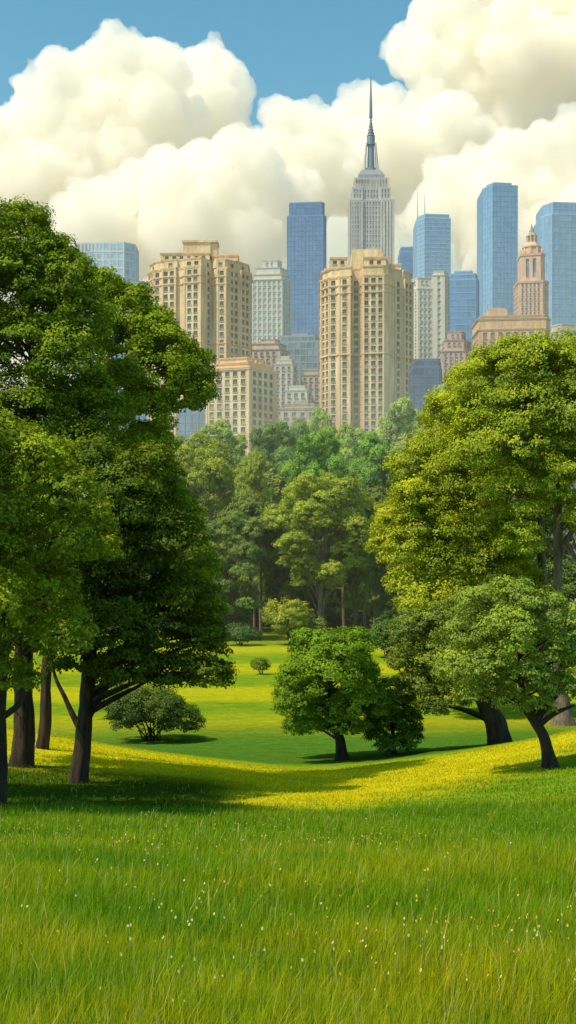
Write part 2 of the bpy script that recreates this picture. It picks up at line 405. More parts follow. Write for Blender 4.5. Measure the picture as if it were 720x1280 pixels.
def build_flowers():
    dm = [flower_mesh('daisy', .24+.03*i, .0095+.001*i, i) for i in range(4)]
    bm_ = [flower_mesh('buttercup', .24+.03*i, .0095+.001*i, 20+i) for i in range(4)]
    rr = random.Random(5)
    spots = []
    for k in range(150):
        u = rr.random()
        if u < .45: x, y = rr.gauss(230, 90), rr.gauss(1120, 55)
        elif u < .75: x, y = rr.uniform(0, 720), rr.uniform(1030, 1120)
        else: x, y = rr.gauss(430, 180), rr.gauss(1225, 35)
        spots.append((x, y, 'daisy'))
    for k in range(140):
        u = rr.random()
        if u < .6: x, y = rr.gauss(560, 110), rr.gauss(1160, 45)
        elif u < .9: x, y = rr.gauss(230, 110), rr.gauss(1085, 28)
        else: x, y = rr.uniform(0, 720), rr.uniform(1100, 1290)
        spots.append((x, y, 'buttercup'))
    for x, y, kind in spots:
        x = min(max(x, 4), 716); y = min(max(y, 1028), 1300)
        d = ground_d(x, y+40 if y > 1100 else y+15)
        X = (x-360)/F*d
        me = rr.choice(dm if kind == 'daisy' else bm_)
        o = link('daisy' if kind == 'daisy' else 'buttercup', me, None, (X, d, float(ground(X, d))-.005))
        o.rotation_euler.z = rr.uniform(-.5, .5); s = rr.uniform(.3, .62)*(1+.010*d); o.scale = (s, s, rr.uniform(.85, 1.3))
        if kind == 'daisy': tag(o, 'small white flower on a thin stem in the meadow grass', 'flower', 'white wildflowers in the meadow')
        else: tag(o, 'small yellow flower on a thin stem in the meadow grass', 'flower', 'yellow wildflowers in the meadow')
    # far specks of bloom
    n = 1300; d = RNG.uniform(15, 34, n); x = RNG.uniform(-.26, .26, n)*d
    z = ground(x, d)+RNG.uniform(.07, .2, n)*np.where(d > 26, .6, 1); r = RNG.uniform(.003, .0065, n)
    a = np.linspace(0, 2*np.pi, 6)[:5]
    V = np.stack([x, d, z], -1)[:, None, :]+np.stack([np.cos(a)[None]*r[:, None], np.sin(a)[None]*r[:, None]*.6, np.sin(a)[None]*r[:, None]*.7], -1)
    me = polys_mesh('bloom', V.reshape(-1, 3), np.full(n, 5), M_WHITE)
    me.materials.append(M_YEL); me.polygons.foreach_set('material_index', (RNG.uniform(0, 1, n) < .45).astype(np.int32))
    tag(link('distant_wildflowers', me), 'sprinkle of tiny white and yellow blooms further up the meadow', None, None, 'stuff')
build_flowers()

# ------------------------------------------------------------------ trees
def unit(n):
    v = RNG.normal(0, 1, (n, 3)); return v/np.linalg.norm(v, axis=1, keepdims=True)

def leaves_from_lobes(lobes, leaf, per_m2, clump=0.26, flat=0.95, outward=0.42, inner=0.12):
    """lobes: (centre, radii). Leaf clumps over each lobe's shell, single leaves over each clump."""
    C, Nn, T = [], [], []
    for c, r in lobes:
        c = np.array(c); r = np.array(r); R = float(np.mean(r))
        cr = max(clump*R, leaf*2.0); lt = RNG.normal(0, .08)
        area = 4*math.pi*R*R
        nc = max(10, int(1.35*area/(math.pi*cr*cr)))
        u = unit(nc); u[:, 2] = np.where(u[:, 2] < -0.55, -u[:, 2]*.6, u[:, 2])
        shell = np.where(RNG.uniform(0, 1, nc) < inner, RNG.uniform(.3, .75, nc), RNG.uniform(.80, 1.04, nc))
        cc = c+u*r*shell[:, None]
        keep = np.ones(nc, bool)
        for c2, r2 in lobes:
            if c2 is c: continue
            q = np.linalg.norm((cc-np.array(c2))/np.array(r2), axis=1)
            keep &= (q > 0.62) | (RNG.uniform(0, 1, nc) < 0.10)
        cc, u = cc[keep], u[keep]
        for k in range(len(cc)):
            rr = cr*RNG.uniform(.6, 1.35)
            n = max(6, int(per_m2*math.pi*rr*rr*RNG.uniform(.75, 1.2)))
            v = unit(n); v[:, 2] = np.where(v[:, 2] < -.3, v[:, 2]*-.5, v[:, 2])
            rad = rr*(0.35+0.72*RNG.uniform(0, 1, n)**.6)
            C.append(cc[k]+v*rad[:, None]*np.array([1, 1, flat]))
            nn = v*outward+u[k]*.55+np.array([0, 0, .16])+RNG.normal(0, .30, (n, 3))
            Nn.append(nn)
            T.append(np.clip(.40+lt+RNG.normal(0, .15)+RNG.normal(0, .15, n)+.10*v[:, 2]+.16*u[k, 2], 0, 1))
    C, Nn, T = np.concatenate(C), np.concatenate(Nn), np.concatenate(T)
    Nn /= np.linalg.norm(Nn, axis=1, keepdims=True)+1e-9
    return C, Nn, T

def leaf_mesh(name, C, Nn, T, leaf):
    n = len(C); t = np.cross(Nn, unit(n)); t /= np.linalg.norm(t, axis=1, keepdims=True)+1e-9
    b = np.cross(Nn, t); s = leaf*RNG.uniform(.65, 1.25, n)[:, None]
    V = np.stack([C-t*s*.55, C-b*s*.34+Nn*s*.10, C+t*s*.6, C+b*s*.34+Nn*s*.10], 1)
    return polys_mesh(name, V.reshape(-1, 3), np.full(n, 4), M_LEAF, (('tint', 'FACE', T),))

def smooth_path(pts, n=5):
    pts = [Vector(p) for p in pts]; out = []
    for i in range(len(pts)-1):
        p0, p1, p2, p3 = pts[max(i-1, 0)], pts[i], pts[i+1], pts[min(i+2, len(pts)-1)]
        for k in range(n):
            t = k/n
            out.append(.5*((2*p1)+(p2-p0)*t+(2*p0-5*p1+4*p2-p3)*t*t+(3*p1-p0-3*p2+p3)*t**3))
    out.append(pts[-1]); return out

def limb_to(b, a, c, r0, r1=0.02, sides=6, sag=0.25):
    a, c = Vector(a), Vector(c); m = a.lerp(c, .5)+Vector((random.uniform(-.1, .1), random.uniform(-.1, .1), sag*.5))*(c-a).length*.5
    pts = smooth_path([a, m, c], 4)
    b.tube(pts, [r0+(r1-r0)*(i/(len(pts)-1))**.8 for i in range(len(pts))], sides, 0, .2)

LEAF_S, LEAF_N, LEAF_B = 0.66, 1.9, 1.75
def hero_tree(name, label, cat, base, d, trunk, lobes, color, leaf, per_m2, bark, limbs=(), depth=.55, group=None, clump=.30, double=True, flare=1.5, seed=1, swell=1.0):
    """base: pixel of the foot; trunk: [(px,py,r_px)...] upwards; lobes: [(px,py,rx,ry)...] read off the photograph at distance d and given depth; some off-frame lobes are added to cast shade."""
    rr = random.Random(seed); k = d/F; leaf *= LEAF_S; per_m2 *= LEAF_N; color = tuple(v*LEAF_B for v in color)
    bx = (base[0]-360)*k; bz = float(ground(bx, d))
    org = Vector((bx, d, bz))
    root = empty(name, org, label, cat, group)
    xs = [l[0] for l in lobes]; half = (max(xs)-min(xs))/2*k+1
    LB = []
    mx = sum(xs)/len(xs)
    for (px, py, rx, ry) in lobes:
        rx, ry = rx*swell, ry*swell*(1.12 if rx > ry*1.1 else 1)
        c = P(px, py, d)-org; r = (rx*k, (rx+ry)/2*k, ry*k)
        room = math.sqrt(max(.15, 1-((px-mx)*k/half)**2))*half*depth
        if double:
            for sgn in (-1, 1):
                y = sgn*rr.uniform(.35, 1.0)*room; q = rr.uniform(.86, 1.05) if sgn < 0 else rr.uniform(.8, 1.0)
                fk = 1+y/d
                LB.append(((c.x*fk+(org.x*(fk-1)), y, c.z*fk+(org.z-EYE)*(fk-1)), tuple(v*q for v in r)))
        else:
            y = rr.uniform(-1, 1)*room; LB.append(((c.x, y, c.z), r))
    C, Nn, T = leaves_from_lobes(LB, leaf, per_m2, clump)
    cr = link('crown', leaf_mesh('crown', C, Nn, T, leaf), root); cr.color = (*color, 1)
    b = MB()
    tp = [(P(px, py, d)-org, r*k) for px, py, r in trunk]
    tp[0] = (Vector((0, 0, -.15)), tp[0][1])
    path = smooth_path([t[0] for t in tp], 9); rad = []
    for i in range(len(path)):
        u = i/9; j = min(int(u), len(tp)-2); f = u-j; rad.append(tp[j][1]*(1-f)+tp[j+1][1]*f)
    for i in range(len(rad)): rad[i] *= 1+(flare-1)*1.25*math.exp(-max(0, path[i].z)/(rad[0]*1.1))
    b.tube(path, rad, 18, 0, .30)
    for lm in limbs:
        yo = rr.uniform(-.5, .5)
        pts = [P(px, py, d)-org+Vector((0, yo*i/(len(lm)-1), 0)) for i, (px, py, r) in enumerate(lm)]
        pp = smooth_path(pts, 4); rads = []
        for i in range(len(pp)):
            u = i/4; j = min(int(u), len(lm)-2); f = u-j; rads.append((lm[j][2]*(1-f)+lm[j+1][2]*f)*k)
        b.tube(pp, rads, 8, 0, .25)
    for (c, r) in LB:
        c = Vector(c); cand = [i for i in range(len(path)) if path[i].z < c.z-.2*(c-path[i]).length] or [len(path)-1]
        i = min(cand, key=lambda i: (c-path[i]).length)
        limb_to(b, path[i], c+Vector((0, 0, r[2]*.3)), min(rad[i]*.45, .03*(c-path[i]).length+.02), .012)
        for q in range(3):
            e = c+Vector((rr.uniform(-1, 1)*r[0], rr.uniform(-1, 1)*r[1], rr.uniform(-.2, .9)*r[2]))*.75
            limb_to(b, path[i].lerp(c, .7), e, .012+.006*r[0], .006, 5)
    b.build('trunk', bark, root, smooth=True)
    return root

GL = 'dark broadleaf trees grouped at the left edge'
dA = ground_d(98, 978)
hero_tree('oak_tree', 'dark leafy tree with forked bare trunk at the right of the left-hand grove', 'tree', (98, 978), dA,
    [(98, 978, 11), (101, 940, 10), (106, 900, 9.5), (110, 870, 9), (112, 820, 8), (116, 760, 6), (130, 680, 4)],
    [(150, 640, 55, 50), (182, 595, 38, 34), (184, 655, 46, 46), (130, 590, 48, 45), (222, 690, 42, 45), (165, 715, 62, 55), (235, 752, 40, 40), (205, 790, 58, 48),
     (258, 805, 28, 32), (262, 845, 26, 24), (130, 790, 52, 50), (85, 720, 50, 50), (215, 842, 40, 26), (160, 838, 42, 30), (95, 820, 38, 40), (140, 740, 60, 60)],
    (0.054, 0.086, 0.007), .125, 200, BARK_DARK,
    limbs=[[(104, 905, 7), (122, 872, 6), (132, 840, 5), (140, 790, 3)], [(112, 890, 5.5), (140, 874, 3.4), (172, 858, 2.4), (205, 838, 1)],
           [(101, 912, 5), (91, 896, 4.0), (79, 872, 3.2), (66, 846, 2.3), (58, 808, 1.2)], [(125, 866, 4), (150, 845, 3), (185, 835, 2)]], group=GL, seed=2, flare=1.2)
hero_tree('oak_tree', 'tallest tree of the left-hand grove with thick dark trunk', 'tree', (27, 975), 35.0,
    [(27, 975, 14), (28, 930, 12.5), (30, 880, 12), (30, 780, 10), (32, 640, 8), (40, 480, 6), (40, 380, 3)],
    [(25, 295, 42, 38), (-15, 290, 40, 40), (62, 322, 36, 34), (-25, 330, 50, 50), (88, 352, 32, 34), (20, 350, 50, 45), (60, 390, 50, 45), (-40, 420, 60, 60), (100, 400, 40, 40),
     (20, 440, 60, 55), (80, 460, 50, 50), (110, 520, 50, 50), (30, 530, 60, 55), (-40, 530, 60, 60), (90, 580, 55, 55), (20, 620, 60, 60), (70, 660, 55, 50), (-30, 650, 60, 60), (60, 740, 55, 50), (0, 780, 55, 50), (-90, 480, 60, 60), (-100, 600, 60, 60), (-80, 380, 55, 55), (-10, 350, 45, 45)],  # farthest left lobes lie out of view, added to cast shade rightwards
    (0.096, 0.142, 0.009), .13, 175, BARK_DARK, group=GL, seed=3, flare=1.2)
hero_tree('oak_tree', 'leaning tree with branches reaching right over the park, behind the tallest dark tree', 'tree', (52, 958), 40.0,
    [(52, 958, 7.5), (56, 900, 7), (62, 800, 6), (85, 650, 5), (110, 520, 4), (130, 430, 2.5)],
    [(128, 362, 32, 30), (160, 385, 34, 30), (150, 425, 46, 40), (190, 415, 34, 28), (208, 440, 34, 28), (236, 462, 32, 28), (248, 492, 26, 20), (226, 500, 34, 24), (185, 470, 44, 36), (180, 515, 42, 30), (140, 490, 46, 44),
     (188, 555, 34, 32), (200, 605, 32, 34), (170, 570, 46, 46), (225, 650, 32, 34), (245, 710, 30, 34), (200, 640, 45, 45), (255, 765, 28, 32)],
    (0.112, 0.165, 0.010), .14, 160, BARK_DARK, limbs=[[(110, 520, 3.5), (160, 500, 2.5), (215, 490, 1.2)], [(95, 600, 3.5), (150, 590, 2.5), (200, 590, 1)]], group=GL, seed=4, flare=1.2)
hero_tree('oak_tree', 'nearest tree at the left edge with pale sunlit leaf sprays and half hidden trunk', 'tree', (-6, 1006), 26.6,
    [(-6, 1000, 13), (-4, 940, 11), (0, 870, 9), (5, 760, 7), (15, 660, 5), (25, 600, 3)],
    [(10, 560, 40, 34), (50, 585, 38, 32), (85, 618, 34, 28), (115, 650, 28, 24), (30, 640, 48, 40), (-20, 640, 50, 50), (80, 680, 42, 34), (128, 690, 22, 20), (20, 720, 48, 42), (70, 752, 38, 32),
     (-25, 760, 50, 50), (35, 800, 42, 34), (10, 848, 36, 22), (85, 800, 30, 26), (-10, 700, 45, 45), (-90, 640, 60, 55), (-130, 720, 60, 50), (-90, 780, 55, 45), (-60, 560, 50, 45), (-180, 560, 80, 70), (-200, 650, 80, 60), (-120, 490, 70, 60), (-260, 600, 80, 60), (-70, 470, 60, 50), (-150, 760, 60, 45)],  # outer left lobes are unseen, added to throw the shadow pool on the grass
    (0.104, 0.146, 0.010), .11, 230, BARK_DARK, limbs=[[(-2, 900, 5), (22, 880, 4), (30, 850, 2)]], group=GL, seed=5, depth=.95, flare=1.2)

GR = 'tall sunlit yellow green trees at the right edge'
hero_tree('tall_tree', 'tallest yellow green tree at the right with pale bare upper trunk', 'tree', (702, 916), 68.0,
    [(702, 916, 11), (701, 880, 9), (697, 800, 6.5), (697, 740, 6), (697, 660, 5.5), (698, 580, 4.5), (697, 520, 3.5), (690, 470, 2)],
    [(700, 462, 46, 34), (652, 462, 42, 30), (612, 478, 38, 30), (745, 470, 50, 40), (672, 510, 50, 36), (722, 520, 46, 40), (620, 520, 44, 34), (585, 510, 28, 26), (650, 560, 46, 34), (720, 580, 44, 32), (600, 565, 44, 34), (750, 560, 50, 50),
     (690, 610, 24, 22), (640, 625, 44, 34), (740, 650, 34, 40), (650, 680, 28, 28)],
    (0.172, 0.218, 0.018), .20, 74, BARK_GREY,
    limbs=[[(697, 705, 4.5), (706, 680, 4), (722, 655, 3.2), (745, 640, 2)], [(698, 560, 3.5), (680, 535, 3), (664, 505, 2.2), (645, 480, 1)], [(697, 540, 3), (702, 515, 2.4), (715, 490, 1.2)]], group=GR, seed=6, clump=.32, swell=1.1)
hero_tree('tall_tree', 'broad golden green tree leaning left beside the pale bare trunk', 'tree', (684, 900), 73.0,
    [(684, 905, 9), (682, 850, 7), (680, 760, 6), (677, 700, 5.5), (674, 650, 5), (655, 605, 4), (625, 570, 3), (600, 550, 2)],
    [(585, 480, 26, 24), (560, 520, 32, 28), (545, 565, 36, 30), (515, 590, 26, 24), (580, 600, 44, 36), (520, 625, 32, 30), (492, 650, 24, 24), (482, 682, 20, 22), (540, 660, 44, 36), (510, 690, 30, 28), (590, 650, 44, 36), (555, 710, 44, 34),
     (505, 728, 24, 24), (600, 705, 42, 34), (630, 680, 36, 32), (530, 752, 34, 24), (575, 750, 40, 28), (640, 730, 36, 30)],
    (0.180, 0.216, 0.016), .20, 74, BARK_GREY, limbs=[[(660, 615, 3.5), (640, 590, 3), (630, 560, 2.2), (628, 530, 1.2)], [(676, 680, 3.5), (620, 670, 2.8), (560, 680, 1.5)]], group=GR, seed=7, clump=.32, swell=1.1)
dR1 = 52.0
hero_tree('broad_tree', 'soft olive tree on a thick leaning dark trunk at the crest', 'tree', (624, 932), dR1,
    [(624, 932, 14), (618, 905, 12.5), (608, 885, 10.5), (596, 860, 8.5), (585, 820, 6), (575, 780, 3)],
    [(520, 795, 32, 28), (505, 825, 24, 26), (545, 780, 30, 24), (548, 825, 40, 38), (525, 858, 30, 26), (560, 868, 32, 26), (590, 800, 36, 36), (600, 850, 34, 28), (575, 765, 28, 22), (630, 800, 36, 40), (650, 850, 30, 28), (540, 885, 20, 14)],
    (0.100, 0.138, 0.026), .13, 150, BARK_DARK, seed=8, clump=.26, flare=1.18)
dR2 = ground_d(688, 960)
hero_tree('small_tree', 'silvery green small tree on a thin leaning trunk at the right', 'tree', (688, 960), dR2,
    [(688, 960, 8), (680, 925, 6.5), (668, 902, 6), (655, 880, 4.5), (650, 840, 3.5), (650, 790, 2)],
    [(600, 758, 30, 24), (640, 748, 34, 24), (680, 765, 34, 28), (715, 785, 30, 28), (590, 795, 34, 28), (635, 795, 42, 34), (685, 810, 38, 32), (720, 830, 26, 30), (575, 835, 30, 24), (615, 840, 36, 28), (590, 868, 26, 18),
     (660, 850, 38, 26), (700, 862, 28, 20), (640, 878, 26, 16), (675, 885, 26, 14)],
    (0.125, 0.180, 0.036), .11, 200, BARK_DARK, limbs=[[(668, 902, 5), (682, 885, 4), (698, 870, 2)], [(672, 908, 4), (690, 892, 3), (715, 880, 1.5)]], seed=9, clump=.26)
dM = ground_d(427, 950)
hero_tree('round_tree', 'rounded bright green tree standing alone in the centre of the meadow', 'tree', (427, 950), dM,
    [(427, 950, 7), (425, 930, 5.5), (421, 912, 5), (415, 880, 4), (412, 840, 2.5)],
    [(400, 818, 32, 24), (430, 820, 30, 24), (412, 812, 26, 20), (375, 845, 26, 24), (450, 845, 24, 24), (410, 850, 46, 36), (368, 880, 24, 24), (400, 888, 40, 28), (445, 885, 32, 26), (378, 908, 24, 16), (462, 875, 20, 24), (430, 908, 28, 14), (362, 862, 20, 24), (384, 806, 24, 18), (442, 806, 24, 18)],
    (0.088, 0.160, 0.010), .13, 190, BARK_DARK, limbs=[[(423, 920, 4), (436, 905, 3), (450, 885, 1.5)], [(422, 918, 4), (405, 902, 3), (390, 885, 1.5)]], seed=10, clump=.24, depth=.7, swell=1.08)
hero_tree('bushy_tree', 'darker bushy small tree touching the right side of the rounded tree', 'tree', (492, 951), dM+1.0,
    [(492, 951, 3.5), (491, 930, 3), (490, 900, 2), (488, 870, 1)],
    [(488, 865, 20, 20), (500, 882, 22, 22), (478, 885, 22, 24), (508, 905, 20, 22), (485, 910, 28, 24), (515, 922, 14, 16), (470, 915, 16, 18), (495, 932, 24, 12)],
    (0.050, 0.100, 0.012), .12, 200, BARK_DARK, seed=12, clump=.28, depth=.7)

def shrub(name, label, px, py, w, h, d, color, leaf, per, lobes=7, seed=0):
    rr = random.Random(seed); k = d/F; leaf *= LEAF_S; per *= LEAF_N; color = tuple(v*LEAF_B for v in color); bx = (px-360)*k; org = Vector((bx, d, float(ground(bx, d))))
    root = empty(name, org, label, 'shrub'); W, H = w*k, h*k; LB = []
    for i in range(lobes):
        a = 2*math.pi*i/lobes+rr.uniform(-.4, .4); q = rr.uniform(.25, .62)
        r = W*.5*rr.uniform(.38, .55)
        LB.append(((math.cos(a)*W*.5*q, math.sin(a)*W*.45*q, H*rr.uniform(.3, .68)), (r, r, H*rr.uniform(.28, .36))))
    LB.append(((0, 0, H*.45), (W*.3, W*.3, H*.5)))
    C, Nn, T = leaves_from_lobes(LB, leaf, per, .28)
    C[:, 2] = np.maximum(C[:, 2], .02)
    o = link('foliage', leaf_mesh('foliage', C, Nn, T, leaf), root); o.color = (*color, 1)
    b = MB()
    for c, r in LB: limb_to(b, (rr.uniform(-.1, .1)*W, 0, -.1), Vector(c), .02+.012*H, .01)
    b.build('stem', BARK_DARK, root, smooth=True)

shrub('shrub', 'wide olive shrub lying in the shade behind the forked dark trunk', 188, 926, 124, 70, ground_d(190, 926), (0.056, 0.088, 0.019), .13, 170, 14, 1)
shrub('shrub', 'yellowish rounded bush showing between the dark trunks at left', 138, 905, 60, 62, 72.0, (0.13, 0.16, 0.02), .15, 110, 6, 2)
shrub('shrub', 'tiny round bush alone on the striped far lawn', 326, 843, 26, 22, ground_d(326, 843), (0.075, 0.125, 0.02), .15, 110, 6, 3)
shrub('shrub', 'bright olive shrub in front of the tall bare tree trunk', 362, 806, 64, 58, 138.0, (0.185, 0.215, 0.028), .26, 38, 7, 4)
shrub('shrub', 'smaller olive bush joined to the right of the bright olive shrub', 392, 803, 32, 34, 139.0, (0.115, 0.145, 0.030), .26, 38, 5, 5)
shrub('shrub', 'low dark bluish bush at the edge of the wood left of centre', 298, 808, 58, 28, 137.0, (0.045, 0.085, 0.035), .26, 38, 7, 6)
shrub('shrub', 'dark green bush at the wood edge beside the golden green tree', 484, 808, 50, 60, 120.0, (0.050, 0.095, 0.025), .24, 44, 7, 7)
shrub('shrub', 'dark bush low under the olive tree at the far lawn edge', 520, 800, 60, 50, 132.0, (0.040, 0.075, 0.025), .26, 38, 6, 8)

# ---- the wood behind the lawn: prototypes 24 m tall, 16 m wide, copied with their own size, colour and label
def proto_tree(shape, seed):
    rr = random.Random(seed); LB = []
    H, W = 24.0, 8.0
    zc, rz, n, flat_ = {'dome': (.66, .36, 30, .8), 'tall': (.60, .42, 24, 1.0), 'fan': (.64, .37, 34, .8), 'low': (.50, .50, 36, .8)}[shape]
    def wide(t):      # crown half width by height, -1 foot of the crown .. 1 top
        if shape == 'fan': return math.sqrt(max(0, 1-t*t))*(1.0 if t > -.2 else .95+.25*t)
        if shape == 'tall': return .72*math.sqrt(max(0, 1-t*t))*(1-.18*t)
        return math.sqrt(max(0, 1-t*t))*(1-.10*t)
    tries = 0
    while len(LB) < n and tries < 4000:
        tries += 1
        t = rr.uniform(-.95, .92); a = rr.uniform(0, 6.283); q = wide(t)*math.sqrt(rr.uniform(.25, 1))
        r = W*rr.uniform(.20, .37)*(1 if abs(t) < .6 else .82)
        c = (math.cos(a)*q*(W-r*.8), math.sin(a)*q*(W-r*.8), H*(zc+rz*t)-r*.55*(t > .3))
        if any(math.dist(c, p)/(r+pr[0]) < .52 for p, pr in LB): continue
        LB.append((c, (r, r, r*flat_*rr.uniform(.8, 1.05))))
    C, Nn, T = leaves_from_lobes(LB, .22, 58, .26)
    crown = leaf_mesh('crown', C, Nn, T, .22)
    b = MB(); top = H*.86
    path = smooth_path([(0, 0, -.6), (rr.uniform(-.3, .3), 0, H*.3), (rr.uniform(-.6, .6), 0, H*.6), (rr.uniform(-.6, .6), 0, top)], 4)
    b.tube(path, [.48*(1-.85*i/(len(path)-1))*(1.4 if i == 0 else 1) for i in range(len(path))], 8, 0, .2)
    for c, r in LB:
        i = max(2, min(len(path)-2, int((c[2]/H-.20)*len(path)))); limb_to(b, path[i], c, .14, .03, 5)
    return crown, b.mesh('trunk', [BARK_GREY], True)
PROTO = {s: proto_tree(s, 40+i) for i, s in enumerate(('dome', 'tall', 'fan', 'low'))}

def wood_tree(px, ytop, wpx, d, shape, color, label, rot, name='woodland_tree'):
    k = d/F; X = (px-360)*k; z0 = float(ground(X, d)); H = EYE+(HY-ytop)*k-z0
    root = empty(name, (X, d, z0), label, 'tree', 'trees of the wood beyond the lawn')
    crown, trunk = PROTO[shape]
    s = (wpx*k/16.0, wpx*k/16.0, H/24.0)
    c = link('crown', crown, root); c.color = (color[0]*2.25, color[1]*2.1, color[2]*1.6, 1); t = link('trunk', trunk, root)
    for o in (c, t): o.scale = s; o.rotation_euler.z = rot
OLV, HAZ, PAL, BLU = (0.125, 0.170, 0.040), (0.130, 0.205, 0.090), (0.155, 0.225, 0.125), (0.125, 0.205, 0.135)  # HAZ, PAL and BLU carry distance haze in the leaf colour
WOOD = [
 (402, 588, 150, 146, 'fan', (0.130, 0.178, 0.036), 'large olive tree with tall bare trunk in the middle of the wood', .4),
 (444, 628, 66, 150, 'tall', (0.105, 0.150, 0.042), 'slim olive tree just right of the large olive tree', 1.2),
 (288, 632, 112, 148, 'low', (0.078, 0.128, 0.056), 'dark bluish green tree low at the left of the wood', 2.1),
 (246, 640, 80, 146, 'low', (0.086, 0.140, 0.052), 'dark green tree against the left-hand grove edge', .9),
 (318, 553, 70, 158, 'tall', (0.135, 0.180, 0.045), 'slender pale olive tree left of the bright green dome', 3.3),
 (262, 536, 124, 162, 'dome', OLV, 'broad olive tree below the low cream block', 1.7),
 (392, 532, 112, 168, 'dome', (0.088, 0.185, 0.044), 'bright green domed tree above the large olive tree', 5.0),
 (474, 536, 104, 166, 'dome', (0.086, 0.175, 0.060), 'mid green domed tree right of the bright green dome', 2.6),
 (524, 560, 90, 162, 'dome', (0.086, 0.160, 0.055), 'mid green tree tucked behind the golden green tree', 4.1),
 (500, 640, 90, 154, 'low', (0.066, 0.112, 0.040), 'dark tree in the gap left of the golden green tree', 5.6),
 (352, 640, 70, 158, 'low', (0.100, 0.142, 0.044), 'dusky olive tree peeping left of the large olive tree', .2),
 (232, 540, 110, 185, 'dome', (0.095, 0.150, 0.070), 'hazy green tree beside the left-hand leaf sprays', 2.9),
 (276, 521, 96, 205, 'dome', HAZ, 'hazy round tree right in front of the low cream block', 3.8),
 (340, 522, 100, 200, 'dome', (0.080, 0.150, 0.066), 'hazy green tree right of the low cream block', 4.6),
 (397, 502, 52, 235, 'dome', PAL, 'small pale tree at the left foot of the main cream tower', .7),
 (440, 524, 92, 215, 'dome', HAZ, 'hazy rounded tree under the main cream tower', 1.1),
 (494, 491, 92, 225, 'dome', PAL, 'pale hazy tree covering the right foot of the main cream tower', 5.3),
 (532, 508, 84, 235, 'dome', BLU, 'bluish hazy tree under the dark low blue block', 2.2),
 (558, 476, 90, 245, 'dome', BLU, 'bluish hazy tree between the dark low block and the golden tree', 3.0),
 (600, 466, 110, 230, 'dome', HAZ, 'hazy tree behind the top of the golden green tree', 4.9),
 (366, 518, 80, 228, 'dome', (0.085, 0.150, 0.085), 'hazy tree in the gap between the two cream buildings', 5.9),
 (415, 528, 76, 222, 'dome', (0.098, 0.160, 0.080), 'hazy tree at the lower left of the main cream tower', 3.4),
 (180, 560, 110, 170, 'dome', OLV, 'olive woodland tree behind the left-hand grove', 1.4),
 (630, 560, 190, 130, 'low', (0.050, 0.085, 0.026), 'dark tree behind the pale bare trunk at right', 2.4),
 (728, 525, 240, 122, 'low', (0.045, 0.080, 0.026), 'dark tree at the far right edge behind the pale trunk', 3.6),
 (560, 660, 110, 138, 'low', (0.045, 0.080, 0.028), 'dark tree in shade beneath the golden green tree', .5),
]
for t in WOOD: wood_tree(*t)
for i, (px, d, lean, lab) in enumerate([(312, 152, .3, 'thin dark trunk at the left of the shaded wood edge'), (326, 156, -.2, 'thin dark trunk above the bright olive shrub'), (342, 160, .4, 'second thin dark trunk behind the bright olive shrub'),
        (430, 158, -.3, 'thin dark trunk just right of the bare grey trunk'), (456, 154, .2, 'thin dark trunk between the slim olive tree and the dark bush'), (468, 160, .5, 'thinnest trunk left of the dark wood edge bush')]):
    k = d/F; X = (px-360)*k; z = float(ground(X, d)); H = 150*k
    root = empty('slim_tree', (X, d, z), lab, 'tree', 'thin trunks in the shade of the wood')
    b = MB(); b.tube(smooth_path([(0, 0, -.4), (lean*.4, 0, H*.5), (lean, 0, H)], 4), [.26, .24, .23, .21, .2, .19, .17, .15, .12], 7, 0, .2); b.build('trunk', BARK_GREY, root, smooth=True)
    LB = [((lean+random.uniform(-1.6, 1.6), random.uniform(-1.5, 1.5), H+random.uniform(-2.5, 1.5)), (1.9, 1.9, 1.5)) for q in range(6)]
    C, Nn, T = leaves_from_lobes(LB, .34, 30, .34); o = link('crown', leaf_mesh('crown', C, Nn, T, .34), root); o.color = (0.13, 0.19, 0.05, 1)

def deep_wood():
    LB = []
    for q in range(210):
        d = RNG.uniform(166, 215); px = RNG.uniform(120, 660); k = d/F; X = (px-360)*k
        z0 = float(ground(X, d)); top = EYE+(HY-RNG.uniform(560, 640))*k; r = RNG.uniform(3, 5.5)
        LB.append(((X, d, RNG.uniform(z0+1, max(z0+2, top-r))), (r, r, r*.8)))
    C, Nn, T = [], [], []
    for lb in LB:
        a = leaves_from_lobes([lb], .6, 9, .34); C.append(a[0]); Nn.append(a[1]); T.append(a[2])
    o = link('deep_woodland', leaf_mesh('deep_woodland', np.concatenate(C), np.concatenate(Nn), np.concatenate(T), .6))
    o.color = (0.15, 0.21, 0.07, 1); tag(o, 'dark mass of woodland filling the gaps behind the far trees', None, None, 'stuff')
deep_wood()

# ------------------------------------------------------------------ city
def pick(v, d): return (v-360)/F*d

def face_dirs(poly):
    k = len(poly)
    for i in range(k):
        p, q = Vector(poly[i]).to_2d(), Vector(poly[(i+1) % k]).to_2d()
        u = q-p; Ln = u.length
        if Ln < 1e-6: continue
        u /= Ln; yield i, p, u, Ln, Vector((u.y, -u.x))

def seen(org, p, u, Ln, n):
    c = Vector((org.x, org.y))+p+u*(Ln/2)
    return n.dot(Vector((0, 0))-c) > -0.06*c.length

def inset(poly, f, cx=None, cy=None):
    if cx is None: cx = sum(p[0] for p in poly)/len(poly); cy = sum(p[1] for p in poly)/len(poly)
    return [(cx+(p[0]-cx)*f, cy+(p[1]-cy)*f) for p in poly]

